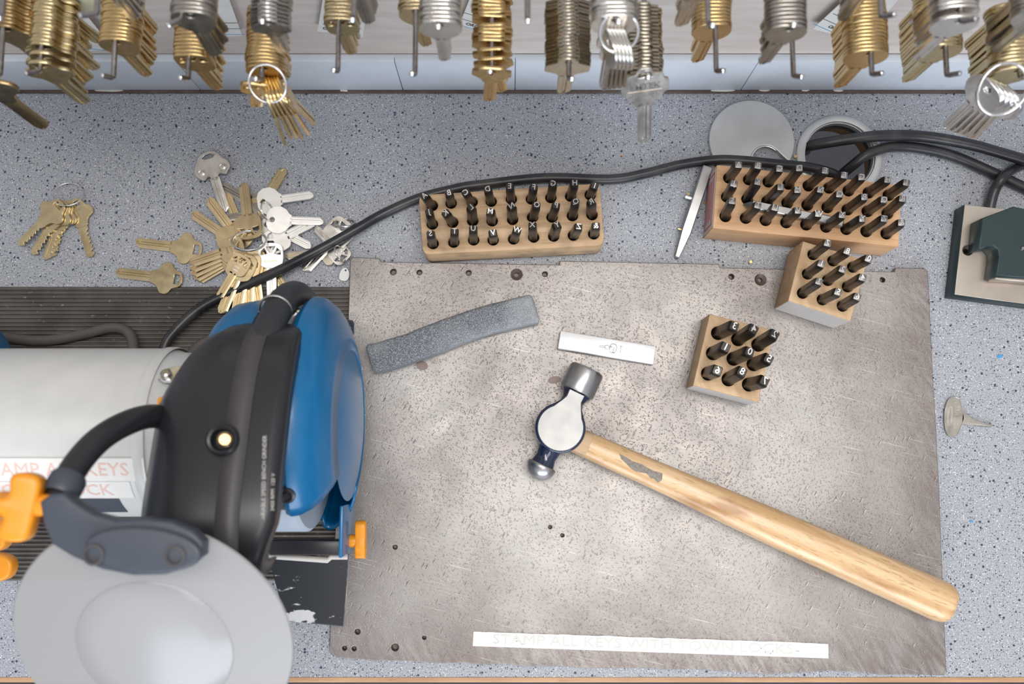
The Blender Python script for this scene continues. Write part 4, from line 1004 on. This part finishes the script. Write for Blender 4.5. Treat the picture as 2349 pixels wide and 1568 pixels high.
hr_ = [Vector((-.149, GY+.088*cos(R(38))+.0100*cos(t_)*cos(R(38)), GZ+.088*sin(R(38))+.0100*cos(t_)*sin(R(38))))+Vector((.0100*sin(t_), 0, 0)) for t_ in [2*pi*k/20 for k in range(20)]]
gp('hose_clip', tube(hr_, .0009, 8, True), 'brushed')
for x_, a_ in ((-.1605, 30), (-.1385, 30), (-.1605, 52), (-.1385, 52)):
    v = Vector((x_, GY+.080*cos(R(a_)), GZ+.080*sin(R(a_)))); d_ = Vector((0, cos(R(a_)), sin(R(a_))))
    me = revolve([(0, .0036), (.002, .0036), (.003, .0022), (.003, 0)], 'z', 12); me.transform(Matrix.Translation(v) @ Vector((0, 0, 1)).rotation_difference(d_).to_matrix().to_4x4())
    gp('guard_screw', me, 'bright')
gp('grinding_wheel', revolve([(-.170, 0), (-.170, .070), (-.168, .072), (-.136, .072), (-.134, .070), (-.134, .020), (-.128, .018), (-.128, 0)], 'x', 64, smooth=30), 'wheel', None, Mc)
# screw and raised boss on the side of the blue guard
for px, py, z_, r_ in ((806, 752, .085, .0055),):
    v = W(px, py, z_); me = revolve([(0, .0062), (.004, .0058), (.0052, .004), (.0052, 0)], 'x', 20); me.transform(Matrix.Translation((v.x-.003, v.y, v.z))); gp('side_bolt', me, 'hammer_paint')
v = W(661, 1124, .184); nrm = (v-Vector((v.x, GY, GZ))).normalized()
me = revolve([(-.001, .0058), (.0010, .0056), (.0016, .0040), (.0010, .0026), (.0022, .0020), (.0022, 0)], 'z', 20)
hh_ = Vector((v.x, GY, GZ))+nrm*.0855; me.transform(Matrix.Translation(hh_) @ Vector((0, 0, 1)).rotation_difference(nrm).to_matrix().to_4x4()); gp('guard_screw', me, 'black_plastic')
# black hood over the top
yz = catmull([(0, .084, .138), (0, .083, .160), (0, .079, .180), (0, .068, .200), (0, .042, .217), (0, .004, .229), (0, -.030, .237), (0, -.052, .236), (0, -.064, .227), (0, -.069, .214), (0, -.070, .198)], 4)
yzp = [(p.y, p.z) for p in yz]
def inset(k):
    out = []
    for i, (y, z) in enumerate(yzp):
        a_ = Vector(yzp[min(i+1, len(yzp)-1)])-Vector(yzp[max(i-1, 0)]); n_ = Vector((a_.y, -a_.x)).normalized()
        c_ = Vector((.02, .11))-Vector((y, z))
        if n_.dot(c_) < 0: n_ = -n_
        out.append((y+n_.x*k, z+n_.y*k))
    return out
rings = []
for x, k in ((-.2075, .034), (-.2060, .024), (-.2025, .014), (-.1960, .006), (-.1880, .0015), (-.1780, 0), (-.1660, 0), (-.1500, .0005), (-.1370, .0012), (-.1325, .0022), (-.1305, .0045), (-.1300, .012)):
    rings.append([(x+(.016*max(0, (y-.03)/.05) if x < -.17 else (-.002*max(0, (y-.05)/.03)-.013*max(0, (-.035-y)/.035)+.003 if x > -.14 else 0)), y, z) for y, z in inset(k)])
me = solidify(loft(rings, cap=False, smooth=50, closed=False), .0015); gp('belt_hood', me, 'black_plastic')
rr_ = [[(x, y, z+.0) for y, z in inset(-.0004)][8:40] for x in (-.158, -.1450)]
me = solidify(loft(rr_, cap=False, smooth=50, closed=False), .0006); gp('flat_band', me, 'hood_strip')
v = W(606, 1115, .2365)
gp('hood_lettering', text_mesh('VARIABLE SPEED BENCH GRINDER', .0030, .0001), 'label_grey', None, Matrix.Translation((v.x, v.y+.004, .2375)) @ Matrix.Rotation(R(3), 4, 'X') @ Matrix.Rotation(pi/2, 4, 'Z'))
gp('hood_lettering', text_mesh('3450 RPM  120 V', .0028, .0001), 'label_grey', None, Matrix.Translation((v.x+.005, v.y-.003, .2373)) @ Matrix.Rotation(R(3), 4, 'X') @ Matrix.Rotation(pi/2, 4, 'Z'))
v = W(500, 1008, .2335)
me = revolve([(-.002, .0088), (.0015, .0086), (.0028, .0074), (.0022, .0060), (-.001, .0052)], 'z', 28); me.transform(Matrix.Translation((v.x+.002, v.y, .2325))); gp('screw_boss', me, 'black_plastic')
me = revolve([(0, .0042), (.0055, .0042), (.0066, .0030), (.0066, 0)], 'z', 18); me.transform(Matrix.Translation((v.x+.0035, v.y, .2325)) @ Matrix.Rotation(.3, 4, 'Y')); gp('brass_screw', me, 'brass_dark')
v = W(397, 1003, .216); me = revolve([(-.003, .0052), (.002, .0050), (.0028, .0036), (.0018, .0022), (.0018, 0)], 'z', 20); me.transform(Matrix.Translation((v.x+.001, v.y, .219)) @ Matrix.Rotation(-.6, 4, 'Y')); gp('hood_screw', me, 'black_matt')
# motor
MR = .057
Mm = Matrix.Translation((0, .0155, .112))
gp('motor_housing', revolve([(-.520, .045), (-.515, MR-.004), (-.508, MR), (-.232, MR), (-.226, MR-.0025), (-.215, MR-.0035), (-.205, MR-.004), (-.200, .030)], 'x', 96, smooth=30), 'motor', None, Mm)
gp('motor_end_ring', revolve([(-.236, MR+.0002), (-.234, MR+.0010), (-.230, MR+.0010), (-.228, MR)], 'x', 96, smooth=30), 'motor', None, Mm)
gp('motor_base', box(-.36, .018, .031, .34, .085, .058, .006, 3), 'motor')

gp('switch_panel', box(-.3550, -.0205, .060, .235, .003, .034, .001), 'slate')
for k in range(4):
    me = revolve([(0, .009), (.004, .0085), (.006, .007)], 'z', 20); me.transform(Matrix.Translation((-.47+.28*(k % 2), -.010+.05*(k//2), .0030))); gp('rubber_foot', me, 'black_matt')
# clip on the motor
v = W(402, 862, .158)
d_ = Vector((0, v.y-.0155, v.z-.112)).normalized(); q_ = Vector((0, 0, 1)).rotation_difference(d_).to_matrix().to_4x4()
Pm = Matrix.Translation(Vector((v.x, .0155, .112))+d_*MR) @ q_
me = poly(chaikin([(-.0095, -.0065), (.009, -.0055), (.013, .003), (.012, .0072), (-.004, .0068), (-.0085, .002)], 1), (), 0, .0022, .0006, 2); me.transform(Pm); gp('steel_clip', me, 'bright')
me = revolve([(.002, .0036), (.0048, .0034), (.0058, .002), (.0058, 0)], 'z', 16); me.transform(Pm @ Matrix.Translation((-.0045, -.0012, 0))); gp('clip_bolt', me, 'nickel_dark')
# stickers wrapped on the curved housing
def mang(py):
    best = min(range(0, 2000), key=lambda k: abs(784+0 - F*((lambda y, z: ((y*ct-(H-z)*st)/(y*st+(H-z)*ct)))(.0155-MR*cos(k*pi/4000), .112+MR*sin(k*pi/4000))) - py))
    return best*pi/4000
def wrap(me, c_ang, x0, lift):
    """flat mesh (x along the motor, y up the curve) bent onto the housing; c_ang measured up from the front"""
    for v in me.vertices:
        a_ = c_ang+v.co.y/MR; r_ = MR+lift+v.co.z
        v.co = Vector((x0+v.co.x, .0155-r_*cos(a_), .112+r_*sin(a_)))
    return me
def sheet(wd, a_lo, a_hi, x1, lift, mat, name, nx=1, parent=None):
    bm = bmesh.new(); c_ = (a_lo+a_hi)/2; n_ = 10; V = []
    for k in range(n_+1):
        y = (a_hi-a_lo)*MR*(k/n_-.5); V.append((bm.verts.new((0, y, 0)), bm.verts.new((-wd, y, 0))))
    for A_, B_ in zip(V, V[1:]): bm.faces.new((A_[0], B_[0], B_[1], A_[1]))
    me = done(bm); wrap(me, c_, x1, lift); return gp(name, solidify(me, .0003), mat, parent)
def ztop(py): a_ = mang(py); return .0155-MR*cos(a_), .112+MR*sin(a_)
def stick(py0, py1, xpx, txt, size, back, mat='paper'):
    a0_, a1_ = mang(py1), mang(py0); x1 = W(xpx, (py0+py1)/2, ztop((py0+py1)/2)[1]).x
    o = sheet(.5+x1+.02, a0_, a1_, x1, .0005, mat, 'paper_sticker')
    if txt:
        t_ = text_mesh(txt, size, .00008, 0, align='RIGHT'); wrap(t_, (a0_+a1_)/2, x1-back, .0008); gp('faded_lettering', t_, 'pink_ink', o)
stick(1050, 1102, 333, 'STAMP ALL KEYS', .0125, .010)
stick(1103, 1140, 303, 'WITH TOWN LOCK', .0125, .012)
a0_, a1_ = mang(1172), mang(1143); x1 = W(303, 1160, .13).x
sheet(.030, a0_, a1_, x1, .0005, 'slate', 'dark_nameplate')
# far wheel guard at the other end
gp('wheel_guard', revolve([(-.374, .0), (-.375, .06), (-.379, .074), (-.388, .083), (-.400, .086), (-.44, .086)], 'x', 64, smooth=40), 'blue', None, Matrix.Translation((0, .024, .106)))
# mouth: bracket, tool rest
v = W(700, 1250, .115)
gp('rest_bracket', box(-.142, -.0640, .088, .052, .010, .014, .001), 'black_plastic')
gp('mouth_side_plate', box(-.1165, -.052, .082, .0025, .035, .05, .001), 'blue')
trz = .088
tq = [W(x, y, trz) for x, y in ((612, 1268), (752, 1278), (758, 1270), (800, 1270), (788, 1437), (655, 1424))]
me = poly([(p.x, p.y) for p in tq], (), trz-.003, trz, .0006); gp('tool_rest', me, 'worn_black')
le = [W(x, y, trz) for x, y in ((800, 1272), (788, 1437))]
gp('bright_edge', tube([(p.x, p.y, trz) for p in le], .0006, 6), 'bright')
le = [W(x, y, trz) for x, y in ((614, 1274), (752, 1284), (760, 1276), (798, 1276))]
gp('worn_lip', tube([(p.x, p.y, trz-.0002) for p in le], .0022, 8), 'label_grey')
gp('rest_arm', box(tq[2].x-.012, tq[2].y-.004, .060, .010, .012, .052, .001), 'black_plastic')
# orange knobs
def wing_knob(c, axis, sc, name='orange_knob'):
    bm = bmesh.new()
    me = poly(chaikin([(-.0085, -.0045), (-.0040, -.0058), (.0040, -.0042), (.0150, -.0052), (.0175, 0), (.0150, .0052), (.0040, .0042), (-.0040, .0058), (-.0085, .0045), (-.0130, .0050), (-.0150, 0), (-.0130, -.005)], 2), (), .004, .013, .0015, 3)
    me.transform(Matrix.Scale(sc, 4)); hubm = revolve([(-.004, .0050), (0, .0055), (.005, .0050)], 'z', 20); hubm.transform(Matrix.Scale(sc, 4))
    bm.from_mesh(me); bm.from_mesh(hubm); me2 = bpy.data.meshes.new('k'); bm.to_mesh(me2); shade(me2, 40)
    me2.transform(Matrix.Translation(c) @ axis); return gp(name, me2, 'orange')
v = W(804, 1240, .078)
wing_knob((v.x, v.y, v.z), Matrix.Rotation(pi/2, 4, 'Y') @ Matrix.Rotation(.10, 4, 'Z') @ Matrix.Rotation(pi/2, 4, 'Z') , .86)
# eye shield arm
armp = [W(405, 958, .195), W(340, 955, .220), (W(280, 975, .240)), W(225, 1010, .255), W(178, 1062, .266), W(148, 1115, .274), W(132, 1160, .279), W(128, 1200, .280)]
gp('shield_arm', tube(catmull(armp, 6), .0068, 20), 'black_plastic')
me = revolve([(-.006, .0078), (-.004, .0088), (.004, .0088), (.006, .0078)], 'z', 24); dq = Vector((0, 0, 1)).rotation_difference((armp[5]-armp[4]).normalized()).to_matrix().to_4x4()
me.transform(Matrix.Translation(armp[5]) @ dq); gp('arm_collar', me, 'slate')
o = W(395, 930, .19); gp('orange_washer', box(o.x, o.y-.006, .196, .012, .022, .006, .002), 'orange')
BZ_ = .285
def tiltm(c, rx, ry): return Matrix.Translation(c) @ Matrix.Rotation(ry, 4, 'Y') @ Matrix.Rotation(rx, 4, 'X')
bc = W(300, 1235, BZ_)
bp_ = [(103, 1148), (128, 1130), (160, 1128), (182, 1150), (225, 1176), (275, 1190), (340, 1186), (400, 1193), (448, 1214), (472, 1240), (470, 1272), (440, 1298), (380, 1315), (310, 1317), (240, 1303), (175, 1275), (128, 1245), (110, 1200)]
me = poly([(W(x, y, BZ_).x-bc.x, W(x, y, BZ_).y-bc.y) for x, y in bp_], (), -.006, .004, .0018, 3); shade(me, 40); me.transform(tiltm(bc, R(4), 0)); gp('shield_bracket', me, 'slate')
oc = W(335, 1258, BZ_+.004)
me = poly(circ(0, 0, .0272, 48, .0105), (), 0, .004, .0018, 4); shade(me, 40); me.transform(tiltm(oc, R(4), 0) @ Matrix.Rotation(R(-5), 4, 'Z')); gp('oval_clamp', me, 'slate')
for px_, py_ in ((215, 1272), (402, 1275)):
    c_ = W(px_, py_, BZ_+.008); me = revolve([(-.002, .0052), (.0006, .0050), (.0008, .0036), (-.0004, .0030), (-.0004, 0)], 'z', 20); me.transform(tiltm(c_, R(4), 0)); gp('clamp_screw', me, 'hood_strip')
c_ = W(45, 1160, .284)
bmk = bmesh.new(); kme = poly(chaikin([(-.006, -.004), (-.009, -.0125), (-.003, -.0150), (.0045, -.0135), (.005, -.006), (.0052, .006), (.0045, .0135), (-.002, .0150), (-.0085, .013), (-.006, .004), (-.0125, .003), (-.0125, -.003)], 2), (), -.006, .006, .0025, 4); shade(kme, 45)
kme.transform(Matrix.Translation(W(62, 1163, .284)) @ Matrix.Scale(1.12, 4) @ Matrix.Rotation(R(12), 4, 'Y') @ Matrix.Rotation(R(-8), 4, 'Z')); gp('orange_knob', kme, 'orange')
p0 = W(100, 1158, .284); gp('knob_hub', tube([p0-Vector((.022, 0, .004)), p0-Vector((.008, 0, 0)), p0+Vector((.004, 0, 0))], [.0065, .0058, .0050], 18), 'orange')
v = W(-8, 1225, .16); kme = poly(chaikin([(-.015, -.009), (.006, -.011), (.010, 0), (.006, .010), (-.015, .010)], 2), (), -.005, .005, .002, 3); kme.transform(Matrix.Translation(v)); gp('orange_knob', kme, 'orange')
v = W(-10, 1300, .10); kme = poly(chaikin([(-.015, -.009), (.010, -.010), (.015, .002), (.008, .010), (-.015, .010)], 2), (), -.005, .005, .002, 3); kme.transform(Matrix.Translation(v)); gp('orange_knob', kme, 'orange')
# eye shield disc
sc_ = W(355, 1468, .243)
SM = tiltm(sc_, R(27), R(0))
me = revolve([(-.0010, 0), (-.0010, .0705), (.0004, .0717), (.0012, .0710), (.0010, 0)], 'z', 96, smooth=30); me.transform(SM); gp('eye_shield', me, 'shield')
me = revolve([(.0012, .0405), (.0022, .0393), (.0040, .0270), (.0048, .0)], 'z', 64, smooth=60); me.transform(SM @ Matrix.Translation((0, -.004, 0))); gp('magnifier_lens', me, 'lens')
p_ = SM @ Vector((0, .060, 0))
gp('shield_hinge', tube([W(300, 1262, BZ_-.006), W(330, 1265, BZ_-.006), W(360, 1268, BZ_-.007)], .004, 10), 'slate')
